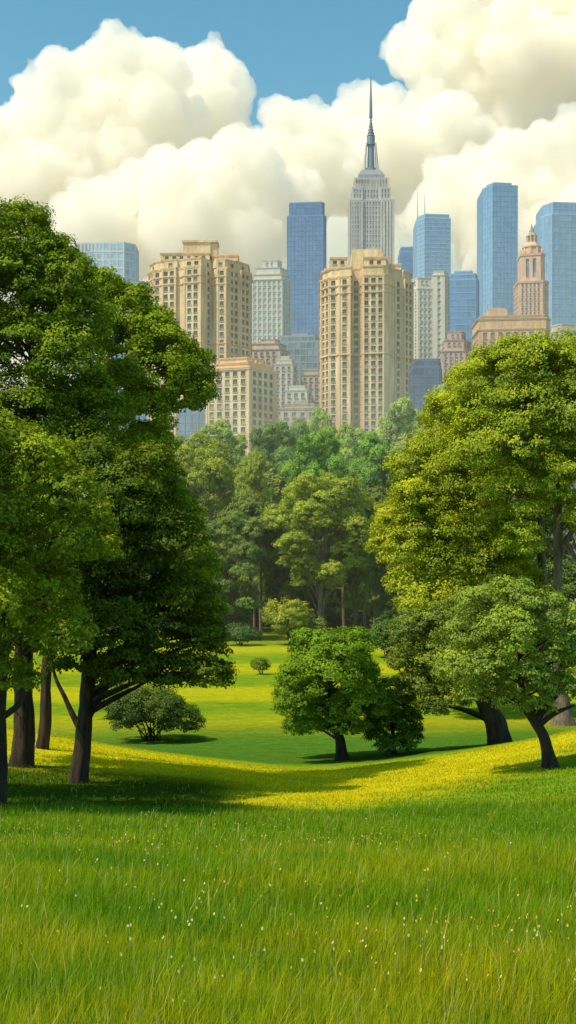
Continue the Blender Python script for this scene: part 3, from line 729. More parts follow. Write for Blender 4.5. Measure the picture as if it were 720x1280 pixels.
def window_mesh(ww, wh, glass, frame, mull=1):
    b = MB(); h, t = ww/2, .07
    b.box(-h, h, .02, .06, 0, wh, 0)
    for x in (-h+t/2, h-t/2): b.box(x-t/2, x+t/2, -.03, .015, 0, wh, 1)
    b.box(-h+t, h-t, -.03, .012, wh-t, wh-.002, 1); b.box(-h+t, h-t, -.03, .012, .002, t, 1)
    for i in range(mull): x = -h+ww*(i+1)/(mull+1); b.box(x-.05, x+.05, -.025, .010, t+.002, wh-t-.002, 1)
    b.box(-h-.12, h+.12, -.62, -.34, -.30, -.02, 1)      # sill
    return b.mesh('window', [glass, frame])

def facade(mb, wins, org, poly, z0, z1, fh, bay, ww, wh, rec=.35, mmin=.5, top=True, sill=.9, skip=None):
    """Masonry walls round a plan, with real recessed openings where they can be seen; records the place of each window."""
    for i, p, u, Ln, n in face_dirs(poly):
        cols = int((Ln-2*mmin)/bay); rows = int((z1-z0)/fh)
        pt = lambda s, z, o=0.0: (p.x+u.x*s-n.x*o, p.y+u.y*s-n.y*o, z)
        if cols < 1 or rows < 1 or not seen(org, p, u, Ln, n) or (skip and i in skip):
            mb.quad(pt(0, z0), pt(Ln, z0), pt(Ln, z1), pt(0, z1)); continue
        m = (Ln-cols*bay)/2; xs = [0.0]; zs = [z0]; off = z1-z0-rows*fh
        for c in range(cols): a = m+c*bay+(bay-ww)/2; xs += [a, a+ww]
        xs.append(Ln)
        for r in range(rows): a = z0+off+r*fh+sill; zs += [a, a+wh]
        zs.append(z1)
        for a in range(len(xs)-1):
            for c in range(len(zs)-1):
                x0, x1, y0, y1 = xs[a], xs[a+1], zs[c], zs[c+1]
                if x1-x0 < 1e-6 or y1-y0 < 1e-6: continue
                if a % 2 and c % 2:
                    for (A, B) in (((x0, y0), (x1, y0)), ((x1, y0), (x1, y1)), ((x1, y1), (x0, y1)), ((x0, y1), (x0, y0))):
                        mb.quad(pt(*A), pt(*B), pt(*B, rec), pt(*A, rec))
                    wins.append((Vector(pt((x0+x1)/2, y0, rec-.04)), math.atan2(u.y, u.x), ww, wh))
                else: mb.quad(pt(x0, y0), pt(x1, y0), pt(x1, y1), pt(x0, y1))
    if top:
        k = len(mb.v); mb.v += [(q[0], q[1], z1) for q in poly]; mb.f.append(tuple(range(k, k+len(poly)))); mb.m.append(0)

def put_windows(root, wins, glass, frame, zmin=-1e9, limit=100, mull=1):
    """The hundred that show largest as windows of their own, the rest as one."""
    vis = [w_ for w_ in wins if w_[0].z+root.location.z > zmin]; rest = [w_ for w_ in wins if w_[0].z+root.location.z <= zmin]
    vis.sort(key=lambda w_: -w_[0].z); solo, rest = vis[:limit], vis[limit:]+rest
    ms = {}
    def mesh(w_):
        key = (round(w_[2], 3), round(w_[3], 3))
        if key not in ms: ms[key] = window_mesh(w_[2], w_[3], glass, frame, mull)
        return ms[key]
    for w_ in solo:
        o = link('window', mesh(w_), root, w_[0]); o.rotation_euler.z = w_[1]
    if rest:
        b = MB()
        for w_ in rest:
            me = mesh(w_); n = len(b.v); ca, sa = math.cos(w_[1]), math.sin(w_[1])
            for v in me.vertices: x, y, z = v.co; b.v.append((w_[0].x+x*ca-y*sa, w_[0].y+x*sa+y*ca, w_[0].z+z))
            for pl in me.polygons: b.f.append(tuple(n+q for q in pl.vertices)); b.m.append(pl.material_index)
        o = b.build('window', [glass, frame], root)
        o['kind'] = 'stuff'

def base_of(px, d):
    X = pick(px, d); z = float(ground(X, d)); return Vector((X, d, z))

def ctx(px, d):
    org = base_of(px, d); k = d/F
    return org, k, (lambda y: EYE+(HY-y)*k-org.z), (lambda x: (x-px)*k)

STONE = mat_stone('cream_stone', (0.82, 0.555, 0.315), .27); STONE_TRIM = mat_stone('pale_stone_trim', (0.74, 0.50, 0.28), .14); STONE_ROOF = mat_stone('tan_roof', (0.42, 0.30, 0.15))
WGLASS = mat_glass('dark_window_glass', (0.050, 0.085, 0.085), .25, .5, .5, (.31, .31, .31), True); WFRAME = mat_stone('window_frame_stone', (0.40, 0.31, 0.19), .1)

def cornice(b, poly, z, h, out=1.03, m=0):
    b.prism(inset(poly, out), z, z+h*.55, m); b.prism(inset(poly, out+.012), z+h*.55+.004, z+h, m)

def antenna_bits(b, x0, x1, y0, y1, z, rr, n=7):
    for i in range(n):
        x, y = rr.uniform(x0, x1), rr.uniform(y0, y1); b.box(x-.12, x+.12, y-.12, y+.12, z-.1, z+rr.uniform(.8, 2.6))

# -- main cream tower
def main_hotel():
    org, k, Z, Xp = ctx(460, 552)
    root = empty('apartment_tower', org, 'tall cream stone tower of many bays in the centre, in front of the spired skyscraper', 'building')
    poly = [(-20.2, 7), (-16.6, 0.6), (-13.4, -.4), (-12.9, -1.6), (-7.6, -3.0), (-6.9, .8), (-3.4, .2), (-2.6, -4.6), (6.6, -5.6), (8.6, -4.2), (9.6, -1.6), (11.4, .6), (15.2, 4.0), (16.0, 3.6), (20.4, 9.5), (20.4, 27), (-20.2, 27)]
    wl = MB(); wins = []
    zs = Z(349)
    facade(wl, wins, org, poly, 0, zs, 3.22, 3.05, 1.9, 1.95, .4, .05, sill=.7)
    cn = MB(); cornice(cn, poly, zs+.004, .9, 1.02)
    t2 = inset(poly, .955, 0, 6); z2 = Z(337)
    facade(wl, wins, org, t2, zs+.91, z2, 3.3, 3.6, 1.9, 1.8, .45, .3, sill=.5); cornice(cn, t2, z2+.004, .7, 1.03)
    # corner pavilions and the penthouse
    for (x0, x1, y0, y1, yt) in ((Xp(413), Xp(434), 1.0, 9, 323), (Xp(455), Xp(482), -2.5, 8, 325), (Xp(487), Xp(503), 7, 18, 327), (Xp(406), Xp(414), 8, 16, 332)):
        pl = [(x0, y0), (x1, y0), (x1, y1), (x0, y1)]
        facade(wl, wins, org, pl, z2+.71, Z(yt), 2.9, 3.2, 1.7, 1.6, .4, .3, sill=.6); cornice(cn, pl, Z(yt)+.004, .8, 1.06)
    wl.build('wall', STONE, root); cn.build('cornice', STONE_TRIM, root)
    ph = MB(); a, b_ = Xp(440), Xp(483); ph.box(a, b_-1.2, 3, 16, z2+.72, Z(313)); ph.box(a+.35, b_-1.55, 3.35, 15.6, Z(313)+.004, Z(309))
    ph.box(b_-1.2+.004, b_+1.4, 5, 15, z2+.72, Z(316)); antenna_bits(ph, a+1, b_-2, 4, 15, Z(309), random.Random(1))
    ph.build('penthouse', STONE, root)
    rb = MB()
    for i, p, u, Ln, n in face_dirs(poly):
        if seen(org, p, u, Ln, n) and Ln > 4: rb.obox(p+u*.05, u, .75, .004, .28, 0, zs, n); rb.obox(p+u*(Ln-.8), u, .75, .004, .28, 0, zs, n)
    sc_ = MB()
    for i, p, u, Ln, n in face_dirs(poly):
        if seen(org, p, u, Ln, n):
            for q in (1, 2, 10): sc_.obox(p-u*.1, u, Ln+.2, .005, .42, zs-q*3.3-.05, zs-q*3.3+.32, n)
    sc_.build('string_course', STONE_TRIM, root)
    rb.build('corner_pier', STONE_TRIM, root)
    put_windows(root, wins, WGLASS, WFRAME)
main_hotel()

def left_hotel():
    org, k, Z, Xp = ctx(247, 570)
    root = empty('apartment_tower', org, 'broad cream stone tower with flat square penthouse at the left of the skyline', 'building')
    poly = [(-23, 9), (-19.8, 2.6), (-16.5, 1.2), (-16, 0), (-9.4, -2.2), (-9, -1), (-6.5, -1.8), (-6, -3.2), (2.0, -5.8), (3.6, -3.6), (6.4, 1.6), (7.2, .4), (8.6, -1.8), (13.0, -3.0), (14.2, -1.4), (18.2, 3.2), (19, 2.8), (23.2, 8.5), (23.2, 26), (-23, 26)]
    wl, cn, wins = MB(), MB(), []
    zs = Z(338); facade(wl, wins, org, poly, 0, zs, 3.4, 2.95, 1.9, 2.0, .4, .05, sill=.75); cornice(cn, poly, zs+.004, .9, 1.02)
    t2 = inset(poly, .95, 0, 5); z2 = Z(327); facade(wl, wins, org, t2, zs+.91, z2, 3.0, 3.5, 1.9, 1.7, .45, .3, sill=.5); cornice(cn, t2, z2+.004, .7, 1.02)
    for (x0, x1, y0, y1, yt) in ((Xp(201), Xp(262), -.5, 14, 318), (Xp(264), Xp(297), 2, 15, 319), (Xp(192), Xp(206), 6.5, 16, 323)):
        pl = [(x0, y0+1), (x1, y0), (x1, y1), (x0, y1)]
        facade(wl, wins, org, pl, z2+.71, Z(yt), 2.4, 3.3, 1.6, 1.3, .4, .3, sill=.4); cornice(cn, pl, Z(yt)+.004, .8, 1.04)
    wl.build('wall', STONE, root); cn.build('cornice', STONE_TRIM, root)
    ph = MB(); a, b_ = Xp(228), Xp(271); zb = z2+.72
    ph.box(a, b_-3, 4, 14, zb+3.5, Z(300)); ph.box(b_-3+.004, b_, 4.6, 14, zb+3.5, Z(300)-.3); ph.box(a-.5, b_+.4, 3.5, 14.6, Z(300)+.004, Z(297.5))
    antenna_bits(ph, a, b_, 4, 13, Z(297.5), random.Random(2), 8); ph.build('penthouse', STONE, root)
    rb = MB()
    for i, p, u, Ln, n in face_dirs(poly):
        if seen(org, p, u, Ln, n) and Ln > 4: rb.obox(p+u*.05, u, .75, .004, .28, 0, zs, n); rb.obox(p+u*(Ln-.8), u, .75, .004, .28, 0, zs, n)
    sc_ = MB()
    for i, p, u, Ln, n in face_dirs(poly):
        if seen(org, p, u, Ln, n):
            for q in (1, 2, 10): sc_.obox(p-u*.1, u, Ln+.2, .005, .42, zs-q*3.3-.05, zs-q*3.3+.32, n)
    sc_.build('string_course', STONE_TRIM, root)
    rb.build('corner_pier', STONE_TRIM, root)
    put_windows(root, wins, WGLASS, WFRAME)
left_hotel()

def low_block():
    org, k, Z, Xp = ctx(300, 505)
    root = empty('apartment_block', org, 'lower cream stone block with stepped flat top in front of the broad cream tower', 'building')
    poly = [(-13.8, 2.4), (3.8, -3.2), (14.2, 9), (14.2, 22), (-13.8, 22)]
    wl, cn, wins = MB(), MB(), []
    zs = Z(463); facade(wl, wins, org, poly, 0, zs, 3.15, 3.3, 1.9, 1.9, .4, .4, sill=.7); cornice(cn, poly, zs+.004, 1.1, 1.035)
    t2 = inset(poly, .84); cn.prism(t2, zs+1.11, Z(455)); cornice(cn, t2, Z(455)+.004, .7, 1.03)
    t3 = inset(poly, .62); cn.prism(t3, Z(455)+.71, Z(447)); cornice(cn, t3, Z(447)+.004, .6, 1.04)
    for i in range(16):
        a = random.uniform(-.42, .42); x = -1+a*24; cn.box(x-.4, x+.4, 4+i*.3, 5+i*.3, Z(455)+.5, Z(455)+random.uniform(1.2, 2.6))
    wl.build('wall', STONE, root); cn.build('cornice', STONE_TRIM, root)
    rb = MB()
    for i, p, u, Ln, n in face_dirs(poly):
        if seen(org, p, u, Ln, n) and Ln > 4: rb.obox(p+u*.05, u, .8, .004, .22, 0, zs, n); rb.obox(p+u*(Ln-.85), u, .8, .004, .22, 0, zs, n)
    rb.build('corner_pier', STONE_TRIM, root)
    put_windows(root, wins, WGLASS, WFRAME)
low_block()

# -- glass curtain wall towers
def curtain(name, label, px, d, poly, levels, glass, frame, floor=4.0, module=3.0, thick=.16, band=None, cap=None, extra=None):
    """levels: [(scale, y_px_bottom or None, y_px_top)]; glass walls, a grid of mullions, a flat roof with its parapet."""
    org, k, Z, Xp = ctx(px, d); root = empty(name, org, label, 'building')
    g, mu, rf = MB(), MB(), MB(); zprev = 0.0
    for (s, yt) in levels:
        pl = inset(poly, s); z1 = Z(yt); g.prism(pl, zprev, z1)
        for i, p, u, Ln, n in face_dirs(pl):
            if not seen(org, p, u, Ln, n): continue
            nv = max(1, round(Ln/module))
            for j in range(nv+1): mu.obox(p+u*(min(max(Ln*j/nv-thick/2, 0), Ln-thick)), u, thick, .003, .22, zprev+.01, z1, n)
            for j in range(int((z1-zprev)/floor)): z = z1-(j+1)*floor; mu.obox(p+u*.01, u, Ln-.02, .003, .12, z, z+(band or thick*1.4), n)
        rf.prism(inset(pl, 1.006), z1+.004, z1+1.0); zprev = z1+1.004
    g.build('glass_wall', glass, root); mu.build('mullion_grid', frame, root); rf.build('roof', frame if cap is None else cap, root)
    if extra: extra(root, Z, Xp)
    return root

def rect(px, d, x0, x1, depth, xs=None):
    """Plan from pixel columns; xs = column of the near corner between the two faces that show."""
    k = d/F; a, b = (x0-px)*k, (x1-px)*k
    if xs is None: return [(a, 0), (b, 0), (b, depth), (a, depth)]
    c = (xs-px)*k; l, r = c-a, b-c
    ya, yb = l*.55, r*.55
    if l < r*.6: ya, yb = l*1.7, r*.12
    elif r < l*.6: ya, yb = l*.12, r*1.7
    return [(a, ya), (c, 0), (b, yb), (b-l*.2+0, yb+depth), (a+0, ya+depth)]

def gm(name, col, **kw): return mat_glass(name, col, **kw)
G_NAVY = gm('navy_glass', (0.080, 0.205, 0.40), rough=.4, var=.14, cell=(.33, .33, .25)); F_NAVY = mat_plain('navy_mullion', (0.115, 0.25, 0.43))
G_SKY = gm('sky_blue_glass', (0.165, 0.34, 0.52), rough=.4, var=.12, cell=(.33, .33, .25)); F_SKY = mat_plain('sky_blue_mullion', (0.22, 0.40, 0.57))
G_PALE = gm('pale_blue_glass', (0.30, 0.46, 0.58), rough=.4, var=.2, cell=(.25, .25, .25)); F_PALE = mat_plain('pale_blue_mullion', (0.32, 0.47, 0.60))
G_MID = gm('mid_blue_glass', (0.105, 0.255, 0.46), rough=.4, var=.16, cell=(.33, .33, .25)); F_MID = mat_plain('mid_blue_mullion', (0.18, 0.34, 0.52))
F_WHITE = mat_plain('off_white_frame', (0.62, 0.63, 0.58))

curtain('office_tower', 'flat dark blue glass tower between the two cream towers', 383, 950, rect(383, 950, 359, 408, 26, 404), [(1, 270), (.9, 253)], G_NAVY, F_NAVY, 3.6, 2.6, .14)
curtain('office_tower', 'tall slim blue glass slab with a pale left side, right of the twin antennas', 622, 1000, rect(622, 1000, 606, 648, 30, 616), [(1, 232), (.72, 227)], G_SKY, F_SKY, 4.0, 3.0, .12)

def twin_masts(root, Z, Xp):
    for x in (524, 533):
        b = MB(); b.tube([(Xp(x), 14, Z(268)-1), (Xp(x), 14, Z(250)), (Xp(x), 14, Z(234))], [.55, .4, .16], 6); b.build('antenna', F_PALE, root)
curtain('office_tower', 'striped blue glass tower with two thin antennas', 540, 1100, rect(540, 1100, 522, 564, 28, 531), [(1, 273), (.93, 268)], G_SKY, F_PALE, 3.6, 5.0, .10, band=.7, extra=twin_masts)
curtain('office_block', 'small dark blue block left of the striped antenna tower', 512, 1150, rect(512, 1150, 500, 524, 20, 520), [(1, 315), (.9, 309)], G_NAVY, F_MID, 4.0, 3.0, .14)
curtain('office_tower', 'ribbed pale blue glass tower cut off by the right edge', 706, 900, rect(706, 900, 679, 745, 26, 690), [(1, 268), (.9, 253)], G_SKY, F_PALE, 4.2, 4.2, .32, band=.35)
curtain('office_tower', 'blue glass block with stepped top in front of the tall slim slab', 580, 760, rect(580, 760, 562, 600, 22, 595), [(1, 350), (.9, 343), (.6, 338)], G_MID, F_SKY, 3.8, 4.6, .25, band=.4)
curtain('office_block', 'dark navy flat block low beside the main cream tower', 534, 470, rect(534, 470, 516, 553, 14, 549), [(.99, 460), (.9, 451)], gm('dusky_glass', (0.062, 0.105, 0.20), var=.35, cell=(.3, .3, .3)), mat_plain('dusky_frame', (0.10, 0.14, 0.235)), 3.2, 2.6, .3)
curtain('office_block', 'grey blue office block in the gap between the cream buildings', 374, 640, rect(374, 640, 345, 404, 20, 398), [(1, 428), (.8, 420), (.4, 416)], gm('grey_blue_glass', (0.155, 0.235, 0.31), var=.4, cell=(.3, .3, .3)), mat_plain('grey_blue_frame', (0.27, 0.345, 0.38)), 3.4, 3.2, .5, band=.6)
curtain('office_block', 'dim blue block low between the left-hand leaves and low cream block', 240, 520, rect(240, 520, 222, 262, 16, 256), [(1, 508), (.7, 502)], gm('dim_glass', (0.11, 0.19, 0.31), var=.3), mat_plain('dim_frame', (0.16, 0.24, 0.35)), 3.3, 3, .3)

def fins(root, Z, Xp):
    b = MB()
    for i in range(12): x = Xp(97+i*4.6); b.box(x-.4, x+.4, -.75, -.15, Z(316), Z(304)); 
    b.build('roof_fins', F_WHITE, root)
curtain('office_block', 'white and pale blue office block with rooftop fins above the left-hand leaves', 132, 850, [(-20, 0), (12.5, -1.2), (19.2, 5), (19.2, 24), (-20, 24)], [(1, 305)], G_PALE, F_WHITE, 5.6, 4.6, .7, band=1.1, extra=fins)
curtain('office_block', 'low grey blue roof between the white block and the broad cream tower', 166, 800, rect(166, 800, 140, 192, 16, 186), [(1, 358), (.6, 352)], G_MID, F_MID, 4, 4, .3)

# -- lighter masonry towers
def masonry(name, label, px, d, poly, levels, wall, trim, glass, frame, fh, bay, ww, wh, limit=100, roof=None, zmin=-1e9, after=None, rec=.3, cor=.7):
    org, k, Z, Xp = ctx(px, d); root = empty(name, org, label, 'building'); wl, cn, wins = MB(), MB(), []; zp = 0.0
    for (s, yt) in levels:
        pl = inset(poly, s) if not isinstance(s, list) else s; z1 = Z(yt)
        facade(wl, wins, org, pl, zp, z1, fh, bay, ww, wh, rec, .3, sill=(fh-wh)*.5); cornice(cn, pl, z1+.004, cor, 1.02); zp = z1+cor+.004
    wl.build('wall', wall, root); cn.build('cornice', trim, root); put_windows(root, wins, glass, frame, EYE+(HY-zmin)*k if zmin > 0 else zmin, limit)
    if after: after(root, Z, Xp)
    return root
W_CREAM = mat_stone('pale_cream_wall', (0.60, 0.56, 0.44), .08); W_CREAM_T = mat_stone('pale_cream_trim', (0.52, 0.54, 0.50), .08)
GL_AQUA = mat_glass('aqua_window', (0.22, 0.36, 0.42), .3, .5, .3, (.2, .2, .2)); FR_PALE = mat_plain('pale_window_frame', (0.55, 0.55, 0.5))
masonry('office_tower', 'white tower with aqua window grid right of the broad cream tower', 338, 800, rect(338, 800, 314, 364, 22, 353),
        [(1, 350), (.9, 343), (.78, 334), (.5, 323)], W_CREAM, W_CREAM_T, GL_AQUA, FR_PALE, 3.9, 3.1, 1.75, 2.5)
W_PINK = mat_stone('dusty_pink_brick', (0.52, 0.40, 0.35), .18, 1.2); W_PINK_T = mat_stone('dusty_pink_trim', (0.42, 0.34, 0.29), .12)
GL_SOFT = mat_glass('soft_grey_window', (0.16, 0.20, 0.26), .3, .5, .4, (.3, .3, .3)); FR_PINK = mat_plain('pink_stone_frame', (0.40, 0.32, 0.27))
masonry('apartment_block', 'small dusty pink stepped tower below the blue glass block', 575, 620, rect(575, 620, 552, 598, 16, 582), [(1, 440), (.78, 425), (.5, 413)], W_PINK, W_PINK_T, GL_SOFT, FR_PINK, 2.9, 2.5, 1.2, 1.5)
masonry('apartment_block', 'tan slab with blank cream side right of the main cream tower', 530, 640, rect(530, 640, 515, 541, 14, 522), [(1, 362), (.9, 348)], W_CREAM, W_CREAM_T, GL_AQUA, FR_PALE, 3.2, 2.2, 1.2, 1.6)
masonry('apartment_block', 'pale cream slab with a single recessed stripe beside the blue glass block', 552, 700, rect(552, 700, 541, 564, 14, 556), [(1, 345), (.8, 339)], W_CREAM, W_CREAM_T, GL_AQUA, FR_PALE, 3.4, 3.1, 1.3, 2.6)
W_TAN = mat_stone('rosy_tan_stone', (0.68, 0.44, 0.26), .2, .8); W_TAN_T = mat_stone('rosy_tan_trim', (0.60, 0.42, 0.25), .12)
masonry('apartment_block', 'wide rosy tan block with tall upper windows under the ornate spire', 640, 600, rect(640, 600, 600, 690, 20, 682), [(1, 412), (1.012, 399), (.95, 395)], W_TAN, W_TAN_T, mat_glass('tan_block_window', (0.14, 0.17, 0.23), .3, .5, .4), mat_plain('tan_frame', (0.5, 0.36, 0.22)), 4.3, 3.6, 1.9, 2.7, cor=.9,
        after=lambda root, Z, Xp: (lambda b: (b.box(Xp(613), Xp(637), 6, 14, Z(395)+.9, Z(383)), b.box(Xp(615), Xp(635), 6.4, 13.6, Z(383)+.004, Z(381.5)), b.build('penthouse', W_TAN_T, root)))(MB()))
masonry('apartment_block', 'small pale brick block with flat roof at the right edge', 712, 640, rect(712, 640, 689, 745, 16, 700), [(1, 414), (.8, 405)], mat_stone('pale_brick', (0.46, 0.38, 0.30), .12, 1), W_CREAM_T, GL_SOFT, FR_PINK, 3, 2.7, 1.3, 1.5)
masonry('apartment_block', 'reddish grey jumble-roofed block beside the low cream block', 338, 610, rect(338, 610, 312, 362, 16, 350), [(1, 438), (.85, 430), (.5, 423)], mat_stone('grey_rose_wall', (0.58, 0.50, 0.42), .2, 1), W_PINK_T, GL_SOFT, FR_PINK, 3.1, 2.9, 1.5, 1.6,
        after=lambda root, Z, Xp: [(lambda b, x: (b.box(x-1.2, x+1.2, 4+i, 6.2+i, Z(438)+.7, Z(438)+random.uniform(2.2, 4.5)), b.build('roof_hut', W_PINK_T, root)))(MB(), Xp(316+i*6)) for i in range(7)])
masonry('low_building', 'low pale building with flat roofs at the foot of the gap between the cream towers', 376, 420, rect(376, 420, 350, 402, 14, 396), [(1, 512), (.8, 506), (.4, 501)], mat_stone('dun_wall', (0.44, 0.37, 0.31), .2, 1), mat_stone('dun_roof', (0.42, 0.34, 0.29), .2, 1), GL_SOFT, FR_PINK, 3.2, 2.8, 1.3, 1.5)

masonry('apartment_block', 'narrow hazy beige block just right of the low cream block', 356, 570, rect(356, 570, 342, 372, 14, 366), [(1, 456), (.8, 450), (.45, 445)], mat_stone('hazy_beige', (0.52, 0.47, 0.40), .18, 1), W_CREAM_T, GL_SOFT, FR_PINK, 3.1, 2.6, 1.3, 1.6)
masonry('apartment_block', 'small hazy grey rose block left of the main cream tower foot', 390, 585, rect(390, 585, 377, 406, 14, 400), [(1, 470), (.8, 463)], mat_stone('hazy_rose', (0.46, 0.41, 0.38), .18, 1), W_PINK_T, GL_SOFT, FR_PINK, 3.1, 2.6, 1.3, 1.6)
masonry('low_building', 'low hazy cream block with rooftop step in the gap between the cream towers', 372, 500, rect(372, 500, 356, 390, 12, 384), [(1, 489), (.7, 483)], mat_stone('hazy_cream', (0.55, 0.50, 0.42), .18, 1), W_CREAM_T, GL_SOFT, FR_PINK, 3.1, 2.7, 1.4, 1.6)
# -- the spired skyscraper
def skyscraper():
    d = 1200; org, k, Z, Xp = ctx(465, d)
    root = empty('skyscraper', org, 'grey stone stepped skyscraper topped by a long needle spire', 'building')
    W = mat_stone('grey_limestone', (0.54, 0.50, 0.45), .16, .2); WT = mat_stone('grey_limestone_trim', (0.42, 0.44, 0.45), .10); GG = mat_glass('grey_blue_window', (0.22, 0.29, 0.36), .35, .5, .25); FR = mat_plain('steel_frame', (0.36, 0.37, 0.37))
    ME = mat_plain('blue_steel', (0.17, 0.23, 0.30), .45)
    wl, cn, wins = MB(), MB(), []
    def tier(x0, x1, y0, y1, zb, zt, notch=True):
        a, b = Xp(x0), Xp(x1); w_ = b-a
        pl = [(a, y0), (a+w_*.27, y0), (a+w_*.29, y0+1.4), (a+w_*.71, y0+1.4), (a+w_*.73, y0), (b, y0), (b, y1), (a, y1)] if notch else [(a, y0), (b, y0), (b, y1), (a, y1)]
        facade(wl, wins, org, pl, zb, zt, 4.4, 2.75, 1.45, 2.9, .5, .2, sill=.8); cn.prism(inset(pl, 1.008), zt+.004, zt+1.2); return zt+1.204
    z = tier(437, 493, 0, 36, 0, Z(251)); z = tier(440.5, 488.5, 2, 33, z, Z(235)); z = tier(443.5, 486, 4, 30, z, Z(222), False)
    rb = MB()
    for i in range(15):
        x = Xp(437.4+i*55.2/14); 
        if .30 < i/14 < .70: continue
        rb.box(x-.35, x+.35, -.5, -.004, 0, Z(251))
    for i in range(13):
        x = Xp(444.4+i*41/12); rb.box(x-.3, x+.3, 3.5, 3.996, Z(235)+1.3, Z(222))
    wl.build('wall', W, root); cn.build('cornice', WT, root); rb.build('pier', W, root)
    put_windows(root, wins, GG, FR, mull=0)
    cx, cyy = Xp(465), 17.0
    def ngon(r, n=12, ph=.26): return [(cx+r*math.cos(ph+2*math.pi*i/n), cyy+r*math.sin(ph+2*math.pi*i/n)) for i in range(n)]
    c = MB(); r1 = 16.8*k; c.box(cx-16.5*k, cx+16.5*k, 7, 27, z, Z(214)); c.box(cx-14.6*k, cx+14.6*k, 8.5, 25.5, Z(214)+.004, Z(210.5)); c.box(cx-12*k, cx+12*k, 9.5, 24.5, Z(210.5)+.004, Z(208)); 
    for i in range(22): x = cx-16*k+i*32*k/21; c.box(x-.25, x+.25, 6.6, 6.99, z, Z(214.5))
    c.build('crown_base', WT, root)
    m = MB(); m.prism(ngon(5.0*k), Z(208)+.004, Z(174), poly1=ngon(4.0*k)); m.prism(ngon(6.3*k), Z(174)+.004, Z(171.5)); m.prism(ngon(5.2*k), Z(171.5)+.004, Z(166))
    for i in range(6): m.prism(ngon(9.2*k-i*.3), Z(208)+.004+i*.5, Z(208)+.45+i*.5)
    m.build('mast_drum', ME, root)
    for sx, sy in ((-1, -1), (1, -1), (1, 1), (-1, 1)):
        b = MB(); p = [(cx+sx*8.6*k*.95, cyy+sy*6*k, Z(208)), (cx+sx*7.0*k, cyy+sy*5*k, Z(190)), (cx+sx*5.6*k, cyy+sy*4*k, Z(172))]
        b.tube(p, [1.15, .95, .8], 6); b.build('buttress', WT, root)
    s = MB(); y = 166.0; r = 5.4
    while y > 140:
        y2 = y-3.2; s.prism(ngon(r*k), Z(y)+.004, Z(y2), poly1=ngon((r-.55)*k)); s.prism(ngon((r+.15)*k), Z(y2)+.004, Z(y2-.7)); y = y2-.7; r *= .80 if y > 150 else .78
    s.build('spire', ME, root)
    n = MB(); n.tube([(cx, cyy, Z(y)-.5), (cx, cyy, Z(125)), (cx, cyy, Z(108)), (cx, cyy, Z(86))], [1.7, 1.3, .95, .5], 8)
    for q in range(9): zz = Z(y-q*3.4); n.prism(ngon(1.9-q*.1, 8), zz, zz+.6)
    n.build('needle', ME, root)
skyscraper()

# -- ornate tower with a lantern spire
def ornate():
    d = 800; org, k, Z, Xp = ctx(668, d); root = empty('ornate_tower', org, 'slender ornate rosy stone tower with pointed lantern spire', 'building')
    W = mat_stone('rosy_stone', (0.66, 0.44, 0.30), .18, .6); T = mat_stone('rosy_stone_trim', (0.68, 0.48, 0.34), .12); G = GL_SOFT; R = mat_stone('weathered_roof', (0.34, 0.29, 0.25), .2, .8)
    wl, cn, wins = MB(), MB(), []
    sq = lambda a, y0=0, y1=None: [(-a, y0+2.4), (a*.55, y0-.4), (a, y0+3.0), (a, y0+2*a), (-a, y0+2*a)]
    lo, up = sq(19*k), sq(15*k, 1.5)
    facade(wl, wins, org, lo, 0, Z(353), 3.0, 2.5, 1.15, 1.6, .35, .4); cornice(cn, lo, Z(353)+.004, 1.4, 1.04)
    facade(wl, wins, org, up, Z(353)+1.41, Z(318), 15.2, 4.2, 1.9, 11.5, .6, .5, sill=1.8); cornice(cn, up, Z(318)+.004, 1.3, 1.06)
    wl.build('wall', W, root); cn.build('cornice', T, root); put_windows(root, wins, G, FR_PINK, mull=0)
    cx, cyy = 0, 1.5+15*k
    def ng(r, n=8): return [(cx+r*k*math.cos(.39+2*math.pi*i/n), cyy+r*k*math.sin(.39+2*math.pi*i/n)) for i in range(n)]
    b = MB(); z = Z(318)+1.31
    for i in range(10): a = 2*math.pi*i/10; x, y = cx+13.5*k*math.cos(a), cyy+13.5*k*math.sin(a); b.box(x-.55, x+.55, y-.55, y+.55, z, z+2.6); b.prism([(x-.55, y-.55), (x+.55, y-.55), (x+.55, y+.55), (x-.55, y+.55)], z+2.604, z+4.6, poly1=[(x-.03, y-.03), (x+.03, y-.03), (x+.03, y+.03), (x-.03, y+.03)])
    b.build('pinnacle', T, root)
    c = MB(); c.prism(ng(11.5), z, Z(306)); c.prism(ng(12.6), Z(306)+.004, Z(304.5)); c.prism(ng(11), Z(304.5)+.004, Z(299), poly1=ng(7.5)); c.build('drum', W, root)
    l = MB()
    for i in range(8): a = .39+2*math.pi*i/8; x, y = cx+6.2*k*math.cos(a), cyy+6.2*k*math.sin(a); l.box(x-.42, x+.42, y-.42, y+.42, Z(299)+.004, Z(291))
    l.prism(ng(3.2), Z(299)+.004, Z(291)); l.prism(ng(7.4), Z(291)+.004, Z(289.8)); l.build('lantern', T, root)
    s = MB(); s.prism(ng(6.4), Z(289.8)+.004, Z(285), poly1=ng(3.0)); s.prism(ng(3.4), Z(285)+.004, Z(284)); s.prism(ng(2.4), Z(284)+.004, Z(274), poly1=ng(.15)); s.build('spire', R, root)
ornate()

